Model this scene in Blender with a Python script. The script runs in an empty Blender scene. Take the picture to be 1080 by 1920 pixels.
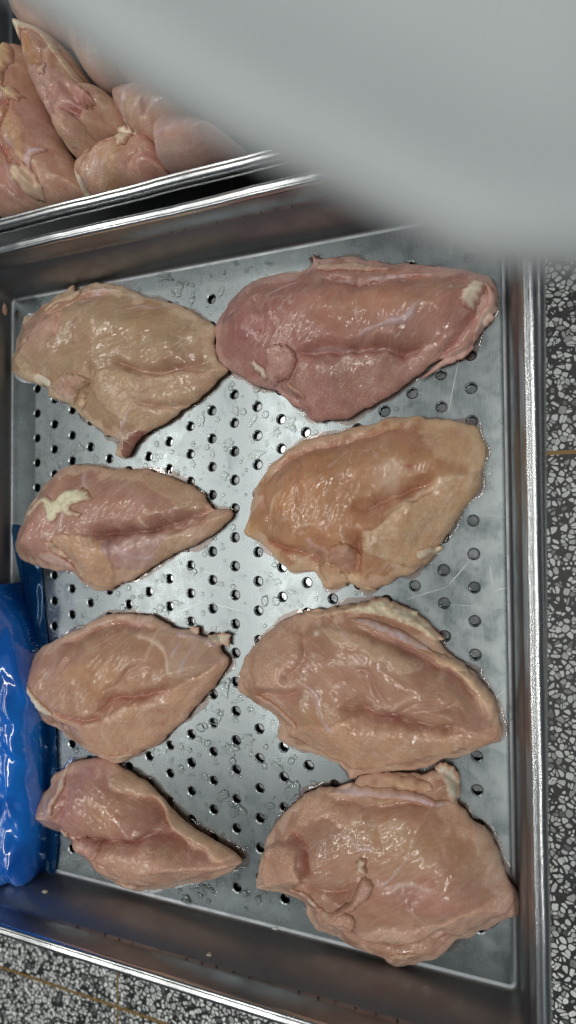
import bpy, bmesh, math, random
import numpy as np
from mathutils import Matrix, Vector

random.seed(7)
RNG = np.random.default_rng(7)
scene = bpy.context.scene
COL = scene.collection

# ------------------------------------------------------------------ camera
# pose solved from the hole lattice of the tray (pitch 22 mm); pixel units of a 1080 x 1920 frame
F_PX = 1067.78
R = np.array([[0.9376270777, -0.0078570171, -0.3475539245],
              [-0.0156409277, -0.9996856216, -0.0195964131],
              [-0.3472906917, 0.0238101934, -0.9374551990]])
C = np.array([0.18969196, 0.04171342, 0.39457150])
cam_data = bpy.data.cameras.new('camera')
cam = bpy.data.objects.new('camera', cam_data)
COL.objects.link(cam)
cam.matrix_world = Matrix(((R[0, 0], -R[1, 0], -R[2, 0], C[0]),
                           (R[0, 1], -R[1, 1], -R[2, 1], C[1]),
                           (R[0, 2], -R[1, 2], -R[2, 2], C[2]),
                           (0, 0, 0, 1)))
cam_data.sensor_fit = 'VERTICAL'
cam_data.sensor_height = 36.0
cam_data.sensor_width = 36.0
cam_data.lens = 36.0 * F_PX / 1920.0
cam_data.clip_start = 0.005
cam_data.clip_end = 50.0
cam_data.dof.use_dof = True
cam_data.dof.focus_distance = 0.42
cam_data.dof.aperture_fstop = (cam_data.lens / 1000.0) / 0.0045
scene.camera = cam

# ------------------------------------------------------------------ world and lamps
world = bpy.data.worlds.new('World')
scene.world = world
world.use_nodes = True
bg = world.node_tree.nodes['Background']
bg.inputs['Color'].default_value = (0.80, 0.90, 1.0, 1)
bg.inputs['Strength'].default_value = 0.07


def area_lamp(name, loc, target, sx, sy, watts, color):
    ld = bpy.data.lights.new(name, 'AREA')
    ld.shape = 'RECTANGLE'
    ld.size = sx
    ld.size_y = sy
    ld.energy = watts
    ld.color = color
    lo = bpy.data.objects.new(name, ld)
    COL.objects.link(lo)
    lo.location = loc
    d = Vector(target) - Vector(loc)
    lo.rotation_euler = d.to_track_quat('-Z', 'Y').to_euler() if abs(d.x) + abs(d.y) > 1e-6 else (0, 0, 0)
    return lo


# a big dim luminous ceiling, two fluorescent battens left of the tray and an added fill lamp on the right to brighten terrazzo and bag
area_lamp('ceiling_glow', (0.0, 0.0, 2.6), (0, 0, 0), 5.0, 5.0, 9.5, (0.90, 0.97, 1.0))
for tx, ty, w in ((-0.80, 0.12, 12.5), (-1.6, 0.0, 14.0), (0.66, -0.3, 22.0)):
    area_lamp('batten_and_added_fill', (tx, ty, 2.4), (tx, ty, 0), 0.08, 2.4, w, (1.0, 0.985, 0.94))

scene.render.engine = 'CYCLES'
scene.cycles.use_denoising = True
scene.cycles.max_bounces = 10
scene.cycles.glossy_bounces = 6
scene.cycles.transmission_bounces = 8
scene.cycles.transparent_max_bounces = 8
vs = scene.view_settings
vs.view_transform = 'Standard'
vs.look = 'None'
vs.gamma = 1.0
vs.exposure = -0.02
vs.use_curve_mapping = False


# ------------------------------------------------------------------ geometry helpers
def un(px, z=0.0):
    """pixel(s) of the 1080x1920 photograph -> points on the plane at height z"""
    px = np.atleast_2d(np.asarray(px, float))
    d = np.stack([(px[:, 0] - 540) / F_PX, (px[:, 1] - 960) / F_PX, np.ones(len(px))], 1) @ R
    t = (z - C[2]) / d[:, 2]
    return C + d * t[:, None]


def cam_point(x, y, depth):
    d = np.array([(x - 540) / F_PX, (y - 960) / F_PX, 1.0]) @ R
    return C + d * depth


def lin(r, g, b):
    return tuple(((c / 255) / 12.92 if c / 255 <= 0.04045 else ((c / 255 + 0.055) / 1.055) ** 2.4) for c in (r, g, b))


_perm = RNG.permutation(512)
_perm = np.concatenate([_perm, _perm])
_ang = RNG.random(512) * 2 * math.pi
_gx, _gy = np.cos(_ang), np.sin(_ang)


def perlin(x, y):
    xi = np.floor(x).astype(int)
    yi = np.floor(y).astype(int)
    xf, yf = x - xi, y - yi
    xi &= 511
    yi &= 511
    u = xf ** 3 * (xf * (xf * 6 - 15) + 10)
    v = yf ** 3 * (yf * (yf * 6 - 15) + 10)

    def g(ix, iy, dx, dy):
        h = _perm[_perm[ix & 511] + (iy & 511)]
        return _gx[h] * dx + _gy[h] * dy
    a = g(xi, yi, xf, yf)
    b = g(xi + 1, yi, xf - 1, yf)
    c = g(xi, yi + 1, xf, yf - 1)
    d = g(xi + 1, yi + 1, xf - 1, yf - 1)
    return 1.5 * ((a + u * (b - a)) + v * ((c + u * (d - c)) - (a + u * (b - a))))


def fbm(x, y, o=3, gain=0.5):
    s, a = 0, 1.0
    for k in range(o):
        s = s + a * perlin(x * 2 ** k + 17.3 * k, y * 2 ** k - 9.1 * k)
        a *= gain
    return s


def facets(x, y):
    """random heights joined by flat triangles: sharp creases like crumpled film"""
    xi, yi = np.floor(x).astype(int), np.floor(y).astype(int)
    u, v = x - xi, y - yi

    def h(i, j):
        return (_perm[_perm[i & 511] + (j & 511)] / 255.5) - 1.0
    lo = h(xi, yi) * (1 - u - v) + h(xi + 1, yi) * u + h(xi, yi + 1) * v
    hi = h(xi + 1, yi + 1) * (u + v - 1) + h(xi, yi + 1) * (1 - u) + h(xi + 1, yi) * (1 - v)
    return np.where(u + v < 1, lo, hi)


def smooth_closed(P, sub=6):
    P = np.asarray(P, float)
    n = len(P)
    out = []
    for i in range(n):
        p0, p1, p2, p3 = P[i - 1], P[i], P[(i + 1) % n], P[(i + 2) % n]
        for k in range(sub):
            t = k / sub
            out.append(0.5 * ((2 * p1) + (-p0 + p2) * t + (2 * p0 - 5 * p1 + 4 * p2 - p3) * t * t + (-p0 + 3 * p1 - 3 * p2 + p3) * t ** 3))
    return np.array(out)


def seg_dist(X, Y, P, closed=True):
    """distance to a polyline, and the nearest point"""
    best = np.full(X.shape, 1e9)
    bx, by = np.zeros(X.shape), np.zeros(X.shape)
    n = len(P)
    for i in range(n if closed else n - 1):
        a, b = P[i], P[(i + 1) % n]
        dx, dy = b - a
        L = dx * dx + dy * dy + 1e-18
        t = np.clip(((X - a[0]) * dx + (Y - a[1]) * dy) / L, 0, 1)
        qx, qy = a[0] + t * dx, a[1] + t * dy
        d = (X - qx) ** 2 + (Y - qy) ** 2
        m = d < best
        best = np.where(m, d, best)
        bx = np.where(m, qx, bx)
        by = np.where(m, qy, by)
    return np.sqrt(best), bx, by


def smooth_open(P, sub=5):
    P = np.asarray(P, float)
    if len(P) < 3:
        return P
    Q = np.concatenate([[2 * P[0] - P[1]], P, [2 * P[-1] - P[-2]]])
    out = []
    for i in range(1, len(Q) - 2):
        p0, p1, p2, p3 = Q[i - 1], Q[i], Q[i + 1], Q[i + 2]
        for k in range(sub):
            t = k / sub
            out.append(0.5 * ((2 * p1) + (-p0 + p2) * t + (2 * p0 - 5 * p1 + 4 * p2 - p3) * t * t + (-p0 + 3 * p1 - 3 * p2 + p3) * t ** 3))
    out.append(P[-1])
    return np.array(out)


def line_dist(X, Y, P):
    """distance to an open line, position along it (0..1) and the side"""
    best = np.full(X.shape, 1e9)
    u, side = np.zeros(X.shape), np.zeros(X.shape)
    L = np.concatenate([[0], np.cumsum(np.hypot(*np.diff(P, axis=0).T))])
    for i in range(len(P) - 1):
        a, b = P[i], P[i + 1]
        dx, dy = b - a
        t = np.clip(((X - a[0]) * dx + (Y - a[1]) * dy) / (dx * dx + dy * dy + 1e-18), 0, 1)
        ex, ey = X - a[0] - t * dx, Y - a[1] - t * dy
        d = ex * ex + ey * ey
        m = d < best
        best = np.where(m, d, best)
        u = np.where(m, (L[i] + t * (L[i + 1] - L[i])) / L[-1], u)
        side = np.where(m, np.sign(dx * ey - dy * ex), side)
    return np.sqrt(best), u, side


def inside(X, Y, P):
    c = np.zeros(X.shape, bool)
    n = len(P)
    for i in range(n):
        (x1, y1), (x2, y2) = P[i], P[(i + 1) % n]
        if y1 == y2:
            continue
        m = ((y1 > Y) != (y2 > Y)) & (X < (x2 - x1) * (Y - y1) / (y2 - y1) + x1)
        c ^= m
    return c


def sstep(a, b, x):
    t = np.clip((x - a) / (b - a), 0, 1)
    return t * t * (3 - 2 * t)


def link(name, me, mat=None, parent=None):
    o = bpy.data.objects.new(name, me)
    COL.objects.link(o)
    if mat is not None:
        me.materials.append(mat)
    if parent is not None:
        o.parent = parent
    return o


def mesh(name, verts, faces, smooth=True):
    me = bpy.data.meshes.new(name)
    me.from_pydata([tuple(v) for v in verts], [], [tuple(f) for f in faces])
    if smooth:
        me.polygons.foreach_set('use_smooth', [True] * len(me.polygons))
    me.update()
    return me


def tag(o, label=None, cat=None, group=None, kind=None):
    for k, v in (('label', label), ('category', cat), ('group', group), ('kind', kind)):
        if v:
            o[k] = v
    return o


def empty(name, loc=(0, 0, 0)):
    o = bpy.data.objects.new(name, None)
    COL.objects.link(o)
    o.location = loc
    o.empty_display_size = 0.02
    return o


# ------------------------------------------------------------------ material helpers
def new_mat(name):
    m = bpy.data.materials.new(name)
    m.use_nodes = True
    nt = m.node_tree
    b = nt.nodes['Principled BSDF']
    return m, nt, b


class NT:
    def __init__(s, nt):
        s.nt = nt

    def n(s, t, **kw):
        k = s.nt.nodes.new(t)
        for a, v in kw.items():
            setattr(k, a, v)
        return k

    def l(s, a, b):
        s.nt.links.new(a, b)

    def noise(s, vec, scale, detail=2, rough=0.5, dist=0.0):
        k = s.n('ShaderNodeTexNoise')
        k.inputs['Scale'].default_value = scale
        k.inputs['Detail'].default_value = detail
        k.inputs['Roughness'].default_value = rough
        k.inputs['Distortion'].default_value = dist
        if vec is not None:
            s.l(vec, k.inputs['Vector'])
        return k.outputs['Fac']

    def ramp(s, f, a, b, c0=(0, 0, 0, 1), c1=(1, 1, 1, 1)):
        k = s.n('ShaderNodeValToRGB')
        k.color_ramp.elements[0].position = a
        k.color_ramp.elements[1].position = b
        k.color_ramp.elements[0].color = c0
        k.color_ramp.elements[1].color = c1
        s.l(f, k.inputs['Fac'])
        return k.outputs['Color']

    def maprange(s, f, a, b, c, d):
        k = s.n('ShaderNodeMapRange')
        for nm, v in (('From Min', a), ('From Max', b), ('To Min', c), ('To Max', d)):
            k.inputs[nm].default_value = v
        s.l(f, k.inputs['Value'])
        return k.outputs['Result']

    def math(s, op, a, b):
        k = s.n('ShaderNodeMath', operation=op)
        for i, v in enumerate((a, b)):
            if isinstance(v, (int, float)):
                k.inputs[i].default_value = v
            else:
                s.l(v, k.inputs[i])
        return k.outputs[0]

    def mix(s, fac, a, b, mode='MIX'):
        k = s.n('ShaderNodeMix', data_type='RGBA', blend_type=mode)
        if isinstance(fac, (int, float)):
            k.inputs[0].default_value = fac
        else:
            s.l(fac, k.inputs[0])
        for i, v in ((6, a), (7, b)):
            if isinstance(v, tuple):
                k.inputs[i].default_value = v if len(v) == 4 else (*v, 1)
            else:
                s.l(v, k.inputs[i])
        return k.outputs[2]

    def mapping(s, vec, scale, rot=(0, 0, 0)):
        k = s.n('ShaderNodeMapping')
        k.inputs['Scale'].default_value = scale
        k.inputs['Rotation'].default_value = rot
        s.l(vec, k.inputs['Vector'])
        return k.outputs['Vector']

    def bump(s, h, strength, dist, normal=None):
        k = s.n('ShaderNodeBump')
        k.inputs['Strength'].default_value = strength
        k.inputs['Distance'].default_value = dist
        s.l(h, k.inputs['Height'])
        if normal is not None:
            s.l(normal, k.inputs['Normal'])
        return k.outputs['Normal']


def metal_material(name, color, rough, brush=(1, 1, 1), bump=0.06, dirt=0.5, tint=(0.33, 0.31, 0.30)):
    m, nt, b = new_mat(name)
    q = NT(nt)
    co = q.n('ShaderNodeTexCoord').outputs['Object']
    fine = q.noise(q.mapping(co, brush), 900, 3, 0.6)
    mid = q.noise(co, 60, 4, 0.6, 0.4)
    big = q.noise(co, 11, 3, 0.55, 0.3)
    b.inputs['Metallic'].default_value = 1.0
    stain = q.maprange(mid, 0.45, 0.75, 0, dirt * 0.5)
    c = q.mix(q.maprange(big, 0.35, 0.7, 0, dirt), (*color, 1), tuple(x * 0.8 for x in color) + (1,))
    c = q.mix(stain, c, (*tint, 1))
    q.l(c, b.inputs['Base Color'])
    r = q.math('ADD', q.maprange(mid, 0.3, 0.7, -0.05, 0.07), q.maprange(fine, 0.3, 0.7, rough - 0.02, rough + 0.02))
    q.l(r, b.inputs['Roughness'])
    h = q.math('ADD', q.math('MULTIPLY', fine, 0.06), q.math('MULTIPLY', big, 1.6))
    q.l(q.bump(h, bump, 0.002), b.inputs['Normal'])
    return m


MAT = {}
MAT['floor_metal'] = metal_material('wet_tray_floor_steel', (0.30, 0.335, 0.34), 0.27, (1, 0.12, 1), 0.03, 0.35)
MAT['wall_metal'] = metal_material('tray_wall_steel', (0.32, 0.335, 0.35), 0.42, (1, 1, 4), 0.05, 0.6, (0.15, 0.14, 0.14))
MAT['rim_metal'] = metal_material('tray_rim_steel', (0.66, 0.68, 0.68), 0.22, (1, 1, 1), 0.10, 0.4)
MAT['drip_metal'] = metal_material('drip_tray_steel', (0.40, 0.42, 0.42), 0.16, (1, 1, 1), 0.05, 0.3)


def flat_mat(name, color, rough, metallic=0.0):
    m, nt, b = new_mat(name)
    q = NT(nt)
    co = q.n('ShaderNodeTexCoord').outputs['Object']
    n1 = q.noise(co, 120, 3)
    q.l(q.mix(q.maprange(n1, 0.3, 0.7, 0, 0.4), (*color, 1), tuple(c * 0.7 for c in color) + (1,)), b.inputs['Base Color'])
    b.inputs['Roughness'].default_value = rough
    b.inputs['Metallic'].default_value = metallic
    return m


MAT['mark_dark'] = flat_mat('punched_mark_dark', (0.05, 0.048, 0.048), 0.5, 0.6)
MAT['scratch_dark'] = flat_mat('scratch_dark_steel', (0.30, 0.32, 0.32), 0.4, 1.0)
MAT['scratch_light'] = flat_mat('scratch_bright_steel', (0.80, 0.82, 0.82), 0.35, 1.0)
MAT['brass'] = flat_mat('brass_divider', (0.30, 0.19, 0.06), 0.5, 0.3)


def meat_material(name, wet=1.0, sss=0.12):
    m, nt, b = new_mat(name)
    q = NT(nt)
    at = q.n('ShaderNodeAttribute', attribute_name='col')
    gr = q.n('ShaderNodeAttribute', attribute_name='grain').outputs['Fac']
    gr = q.math('MULTIPLY', gr, q.maprange(q.noise(q.n('ShaderNodeTexCoord').outputs['Object'], 95, 3, 0.6, 0.6), 0.36, 0.62, 0.15, 1.0))
    fib = q.n('ShaderNodeAttribute', attribute_name='fib').outputs['Vector']
    co = q.n('ShaderNodeTexCoord').outputs['Object']
    fibre = q.noise(q.mapping(fib, (0.12, 1, 0.5)), 850, 2, 0.55, 0.3)      # along the muscle fibres
    streak = q.noise(q.mapping(fib, (0.22, 1, 0.5)), 270, 1, 0.5, 0.5)
    speck = q.noise(co, 900, 2, 0.6)
    blot = q.noise(co, 70, 4, 0.6, 0.5)
    blot2 = q.noise(co, 28, 3, 0.55, 0.8)
    # colour: the painted regions broken up by mottling, pale stipple on the grainy cut faces
    c = q.mix(q.maprange(blot, 0.35, 0.72, 0, 0.42), at.outputs['Color'], (*lin(214, 164, 132), 1), 'MULTIPLY')
    c = q.mix(q.maprange(blot2, 0.45, 0.7, 0, 0.16), c, (*lin(218, 186, 150), 1))
    blot3 = q.noise(co, 19, 3, 0.6, 1.2)
    c = q.mix(q.maprange(blot3, 0.52, 0.72, 0, 0.35), c, (*lin(184, 122, 112), 1))
    wl = q.noise(q.mapping(fib, (0.35, 1, 0.5)), 75, 3, 0.55, 1.6)
    wl = q.maprange(q.math('ABSOLUTE', q.math('SUBTRACT', wl, 0.5), 0), 0.0, 0.022, 0.5, 0.0)
    wl = q.math('MULTIPLY', wl, q.maprange(q.noise(co, 45, 2), 0.5, 0.62, 0, 1))
    c = q.mix(wl, c, (*lin(236, 210, 196), 1))
    c = q.mix(q.maprange(fibre, 0.45, 0.75, 0, 0.16), c, (*lin(232, 205, 190), 1))
    st = q.math('MULTIPLY', q.maprange(speck, 0.50, 0.66, 0, 0.78), gr)
    c = q.mix(st, c, (*lin(238, 206, 178), 1))
    c = q.mix(1.0, c, (0.98, 1.06, 1.10, 1), 'MULTIPLY')
    q.l(c, b.inputs['Base Color'])
    b.inputs['Subsurface Weight'].default_value = sss
    b.inputs['Subsurface Radius'].default_value = (1.0, 0.42, 0.25)
    b.inputs['Subsurface Scale'].default_value = 0.0035
    rg = q.math('ADD', q.maprange(blot, 0.3, 0.7, 0.26, 0.42), q.math('MULTIPLY', gr, 0.14))
    rg = q.math('ADD', rg, q.maprange(at.outputs['Alpha'], 0.0, 1.0, 0.25, 0.0))
    q.l(rg, b.inputs['Roughness'])
    b.inputs['Specular IOR Level'].default_value = 0.2
    # relief
    h = q.math('ADD', q.math('MULTIPLY', fibre, 0.35), q.math('MULTIPLY', q.math('MULTIPLY', speck, gr), 0.85))
    h = q.math('ADD', h, q.math('MULTIPLY', blot, 0.8))
    n1 = q.bump(h, 0.5, 0.0007)
    q.l(n1, b.inputs['Normal'])
    hw = q.math('ADD', q.math('MULTIPLY', streak, 1.0), q.math('MULTIPLY', fibre, 0.04))
    hw = q.math('ADD', hw, q.math('MULTIPLY', q.math('MULTIPLY', speck, gr), 0.20))
    hw = q.math('MULTIPLY', hw, q.maprange(q.noise(co, 38, 2, 0.5, 0.5), 0.42, 0.62, 0.3, 1.15))
    q.l(q.bump(hw, 1.0, 0.00085), b.inputs['Coat Normal'])
    film = q.maprange(q.noise(co, 42, 3, 0.6, 0.6), 0.40, 0.56, 0.30, 1.0)
    q.l(q.math('MULTIPLY', q.math('MULTIPLY', at.outputs['Alpha'], film), 1.0 * wet), b.inputs['Coat Weight'])
    b.inputs['Coat Roughness'].default_value = 0.045
    b.inputs['Coat IOR'].default_value = 1.5
    return m


MAT['meat'] = meat_material('raw_chicken_breast')
MAT['fat'] = meat_material('chicken_fat', 0.55, 0.30)


# ------------------------------------------------------------------ trays
PITCH = 0.022
RAT = 0.877426
FX0, FX1, FY0, FY1 = -0.2225, 0.1972, -0.2545, 0.2500      # inner floor of the perforated tray
WALL_PROFILE = [(-0.0032, 0.0), (-0.0018, 0.0003), (-0.0006, 0.0011), (0.0, 0.0024), (0.0003, 0.004), (0.0040, 0.0385), (0.0047, 0.0390),
                (0.0052, 0.0436), (0.0048, 0.0442), (0.0062, 0.0560)]
RIM_PROFILE = [(0.0062, 0.0560), (0.0064, 0.0578), (0.0071, 0.0590), (0.0080, 0.0592), (0.0086, 0.0587), (0.0090, 0.0587), (0.0098, 0.0595),
               (0.0110, 0.0598), (0.0128, 0.0591), (0.0142, 0.0573), (0.0150, 0.0545), (0.0148, 0.0512), (0.0138, 0.0495), (0.0122, 0.0490)]


def rrect(cx, cy, hx, hy, r, seg=7):
    pts = []
    for sx, sy, a0 in ((1, 1, 0), (-1, 1, 90), (-1, -1, 180), (1, -1, 270)):
        for k in range(seg + 1):
            a = math.radians(a0 + 90 * k / seg)
            pts.append((cx + sx * (hx - r) + r * math.cos(a), cy + sy * (hy - r) + r * math.sin(a)))
    return pts


def sweep(profile, box, r0, wobble=0.0):
    x0, x1, y0, y1 = box
    cx, cy, hx, hy = (x0 + x1) / 2, (y0 + y1) / 2, (x1 - x0) / 2, (y1 - y0) / 2
    V, Fc = [], []
    rows = []
    for o, z in profile:
        base = rrect(cx, cy, hx + o, hy + o, max(r0 + o, 0.001))
        # subdivide the straight sides so that dents can show
        pts = []
        for i, p in enumerate(base):
            nx = base[(i + 1) % len(base)]
            L = math.hypot(nx[0] - p[0], nx[1] - p[1])
            k = 60 if L > 0.05 else 1
            for j in range(k):
                t = j / k
                pts.append((p[0] + (nx[0] - p[0]) * t, p[1] + (nx[1] - p[1]) * t))
        rows.append([(x, y, z) for x, y in pts])
    n = len(rows[0])
    for row in rows:
        a = np.array(row)
        if wobble:
            w = wobble * (fbm(a[:, 0] * 14 + 3, a[:, 1] * 14, 2) + 0.35 * perlin(a[:, 0] * 90, a[:, 1] * 90 + 5))
            a[:, 2] += w * (a[:, 2] > 0.04 + min(0, a[:, 2].min()))
            a[:, 0] += w * 0.7
            a[:, 1] += w * 0.7
        V.extend(map(tuple, a))
    for i in range(len(rows) - 1):
        for j in range(n):
            Fc.append((i * n + j, i * n + (j + 1) % n, (i + 1) * n + (j + 1) % n, (i + 1) * n + j))
    return V, Fc


def hole_centres():
    out = []
    for c in range(20):
        for j in range(-6, 36):
            if (c + j) % 2 == 0:
                out.append((-(c - 9) * RAT * PITCH, -(j - 14) / 2 * PITCH, c, j))
    return out


def perforated_floor(hole_r=0.0033, seg=18, thick=0.0012):
    V, Fc = [], []

    def quad(x0, x1, y0, y1):
        b = len(V)
        V.extend([(x0, y0, 0), (x1, y0, 0), (x1, y1, 0), (x0, y1, 0)])
        Fc.append((b, b + 1, b + 2, b + 3))
    wx = RAT * PITCH / 2
    ymin, ymax = -(36 - 14) / 2 * PITCH, (14 + 7) / 2 * PITCH
    for x, y, c, j in hole_centres():
        jit = hole_r * (1 + random.uniform(-0.04, 0.04))
        x0, x1, y0, y1 = x - wx, x + wx, y - PITCH / 2, y + PITCH / 2
        b = len(V)
        ring, lip, outer, low = [], [], [], []
        for k in range(seg):
            a = 2 * math.pi * (k + 0.5) / seg
            ca, sa = math.cos(a), math.sin(a)
            t = min((wx) / abs(ca) if abs(ca) > 1e-9 else 9, (PITCH / 2) / abs(sa) if abs(sa) > 1e-9 else 9)
            outer.append((x + ca * t, y + sa * t, 0))
            lip.append((x + ca * (jit + 0.0009), y + sa * (jit + 0.0009), 0))
            ring.append((x + ca * jit, y + sa * jit, -0.0005))
            low.append((x + ca * jit, y + sa * jit, -thick))
        V.extend(outer + lip + ring + low)
        for k in range(seg):
            k2 = (k + 1) % seg
            for L in range(3):
                Fc.append((b + L * seg + k, b + L * seg + k2, b + (L + 1) * seg + k2, b + (L + 1) * seg + k))
        # corner triangles of the cell
        for ax, ay in ((1, 1), (-1, 1), (-1, -1), (1, -1)):
            ang = math.atan2(ay * PITCH / 2, ax * wx) % (2 * math.pi)
            k = int(math.floor(ang / (2 * math.pi) * seg - 0.5)) % seg
            V.append((x + ax * wx, y + ay * PITCH / 2, 0))
            Fc.append((b + k, len(V) - 1, b + (k + 1) % seg))
    # half-pitch caps at the ends of alternate columns
    for c in range(20):
        x = -(c - 9) * RAT * PITCH
        if c % 2 == 0:
            y1 = -(34 - 14) / 2 * PITCH - PITCH / 2
            quad(x - wx, x + wx, y1 - PITCH / 2, y1)
        else:
            y0 = -(-5 - 14) / 2 * PITCH + PITCH / 2
            quad(x - wx, x + wx, y0, y0 + PITCH / 2)
    rx0, rx1 = -(19 - 9) * RAT * PITCH - wx, 9 * RAT * PITCH + wx
    ry0 = -(35 - 14) / 2 * PITCH - PITCH / 2
    ry1 = (6 + 14) / 2 * PITCH + PITCH / 2
    o = WALL_PROFILE[0][0]
    cx, cy, hx, hy = (FX0 + FX1) / 2, (FY0 + FY1) / 2, (FX1 - FX0) / 2, (FY1 - FY0) / 2
    loop = rrect(cx, cy, hx + o, hy + o, 0.004)
    n = len(loop)
    b = len(V)
    for x, y in loop:
        V.append((x, y, 0))
    for x, y in loop:
        V.append((min(max(x, rx0), rx1), min(max(y, ry0), ry1), 0))
    for i in range(n):
        k = (i + 1) % n
        if V[b + n + i] == V[b + n + k]:
            Fc.append((b + i, b + k, b + n + k))
        else:
            Fc.append((b + i, b + k, b + n + k, b + n + i))
    return V, Fc


def flat_loop_plate(box, r0, o, z):
    x0, x1, y0, y1 = box
    pts = rrect((x0 + x1) / 2, (y0 + y1) / 2, (x1 - x0) / 2 + o, (y1 - y0) / 2 + o, max(r0 + o, 0.001))
    return [(x, y, z) for x, y in pts], [tuple(range(len(pts)))]


BOX = (FX0, FX1, FY0, FY1)
tray = tag(empty('perforated_tray', (0, 0, 0)), 'perforated stainless steel tray holding eight raw chicken breasts', 'tray')
me_floor = mesh('tray_floor', *perforated_floor(), smooth=False)
me_wall = mesh('tray_wall', *sweep(WALL_PROFILE, BOX, 0.0072))
me_rim = mesh('rolled_rim', *sweep(RIM_PROFILE, BOX, 0.0072, 0.0005))
link('tray_floor', me_floor, MAT['floor_metal'], tray)
link('tray_wall', me_wall, MAT['wall_metal'], tray)
link('rolled_rim', me_rim, MAT['rim_metal'], tray)


def plate_marks():
    """little punched dots along the bead of each long wall"""
    V, Fc = [], []
    prof = (0.0050, 0.0413)
    for side in ('top', 'bottom', 'left', 'right'):
        x = -0.215
        while x < 0.235:
            x += random.choice((0.011, 0.012, 0.013, 0.022))
            if side in ('top', 'bottom'):
                if x > 0.188:
                    break
                s = 1 if side == 'top' else -1
                cxy = (x, (FY1 + prof[0] - 0.00055) if s > 0 else (FY0 - prof[0] + 0.00055))
                tv = (1, 0)
            else:
                if x > 0.24:
                    break
                s = 1 if side == 'right' else -1
                cxy = ((FX1 + prof[0] - 0.00055) if s > 0 else (FX0 - prof[0] + 0.00055), x)
                tv = (0, 1)
            r = random.uniform(0.0005, 0.0009)
            b = len(V)
            z0 = prof[1] + random.uniform(-0.0006, 0.0006)
            for k in range(7):
                a = 2 * math.pi * k / 7
                V.append((cxy[0] + tv[0] * r * math.cos(a), cxy[1] + tv[1] * r * math.cos(a), z0 + r * 0.8 * math.sin(a)))
            Fc.append(tuple(range(b, b + 7)))
    return V, Fc


tag(link('punched_marks', mesh('punched_marks', *plate_marks(), smooth=False), MAT['mark_dark'], tray), kind='stuff')


def scratch_mesh(lines, w):
    V, Fc = [], []
    for a, b_, ww in lines:
        pa, pb = un([a])[0], un([b_])[0]
        d = (pb - pa)[:2]
        L = np.linalg.norm(d)
        d /= L
        nrm = np.array([-d[1], d[0]])
        n = max(2, int(L / 0.004))
        b0 = len(V)
        for k in range(n + 1):
            t = k / n
            p = pa[:2] + (pb - pa)[:2] * t + nrm * 0.00015 * math.sin(t * 5 + a[0])
            hw = w * ww * (0.25 + math.sin(math.pi * t)) * 0.5
            V.append((*(p + nrm * hw), 0.00012))
            V.append((*(p - nrm * hw), 0.00012))
        for k in range(n):
            Fc.append((b0 + 2 * k, b0 + 2 * k + 1, b0 + 2 * k + 3, b0 + 2 * k + 2))
    return V, Fc


dark_lines = [((893, 967), (948, 967), 1.0), ((842, 1134), (952, 1140), 1.0), ((812, 690), (850, 700), 0.7)]
light_lines = [((862, 662), (838, 790), 0.8), ((838, 1100), (880, 1052), 0.8), ((760, 1125), (838, 1100), 0.6), ((905, 1330), (950, 1290), 0.6),
               ((560, 1090), (590, 1060), 0.6), ((300, 1160), (380, 1130), 0.6), ((455, 1400), (500, 1440), 0.6), ((380, 1350), (470, 1380), 0.5),
               ((120, 1130), (190, 1120), 0.5), ((470, 830), (540, 790), 0.5), ((350, 1120), (470, 1150), 0.5), ((330, 1060), (420, 1080), 0.5)]
for i in range(46):
    x, y = random.uniform(90, 930), random.uniform(500, 1700)
    a = random.uniform(-0.5, 0.5) + random.choice((0, 1.5))
    L = random.uniform(8, 45)
    light_lines.append(((x, y), (x + L * math.cos(a), y + L * math.sin(a)), random.uniform(0.3, 0.6)))
tag(link('dark_scratches', mesh('dark_scratches', *scratch_mesh(dark_lines, 0.0006), smooth=False), MAT['scratch_dark'], tray), kind='stuff')
tag(link('bright_scratches', mesh('bright_scratches', *scratch_mesh(light_lines, 0.00028), smooth=False), MAT['scratch_light'], tray), kind='stuff')


def plain_tray(name, box, depth, label, loc=(0, 0, 0), rz=0.0, rim_z=0.06, group=None):
    t = tag(empty(name, loc), label, 'tray', group)
    t.rotation_euler.z = rz
    k = (depth) / 0.06
    wp = [(o, z * k) for o, z in WALL_PROFILE]
    rp = [(o, wp[-1][1] + (z - 0.056)) for o, z in RIM_PROFILE]
    link('tray_floor', mesh('tray_floor', *flat_loop_plate(box, 0.0072, WALL_PROFILE[0][0], 0), smooth=False), MAT['drip_metal'], t)
    link('tray_wall', mesh('tray_wall', *sweep(wp, box, 0.0072)), MAT['wall_metal'], t)
    link('rolled_rim', mesh('rolled_rim', *sweep(rp, box, 0.0072, 0.0003)), MAT['rim_metal'], t)
    return t


# solid drip tray nested under the perforated one: seen through the holes, its rim peeps out on the right
BOX_D = (FX0 - 0.012, FX1 + 0.0028, FY0 - 0.011, FY1 + 0.011)
plain_tray('drip_tray', BOX_D, 0.044, 'solid steel drip tray nested under the perforated tray, rim peeping out at right', (0.0, 0.0, -0.0042), math.radians(-0.7))
BOX_S = (FX0 + 0.006, FX1 - 0.016, FY0 + 0.012, FY1 - 0.012)
FLOOR_Z = -0.125
plain_tray('support_tray', BOX_S, -FLOOR_Z - 0.0052 - 0.0004, 'deep steel tray carrying the drip tray at the bottom of the front stack', (0, 0, FLOOR_Z + 0.0004))
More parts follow.
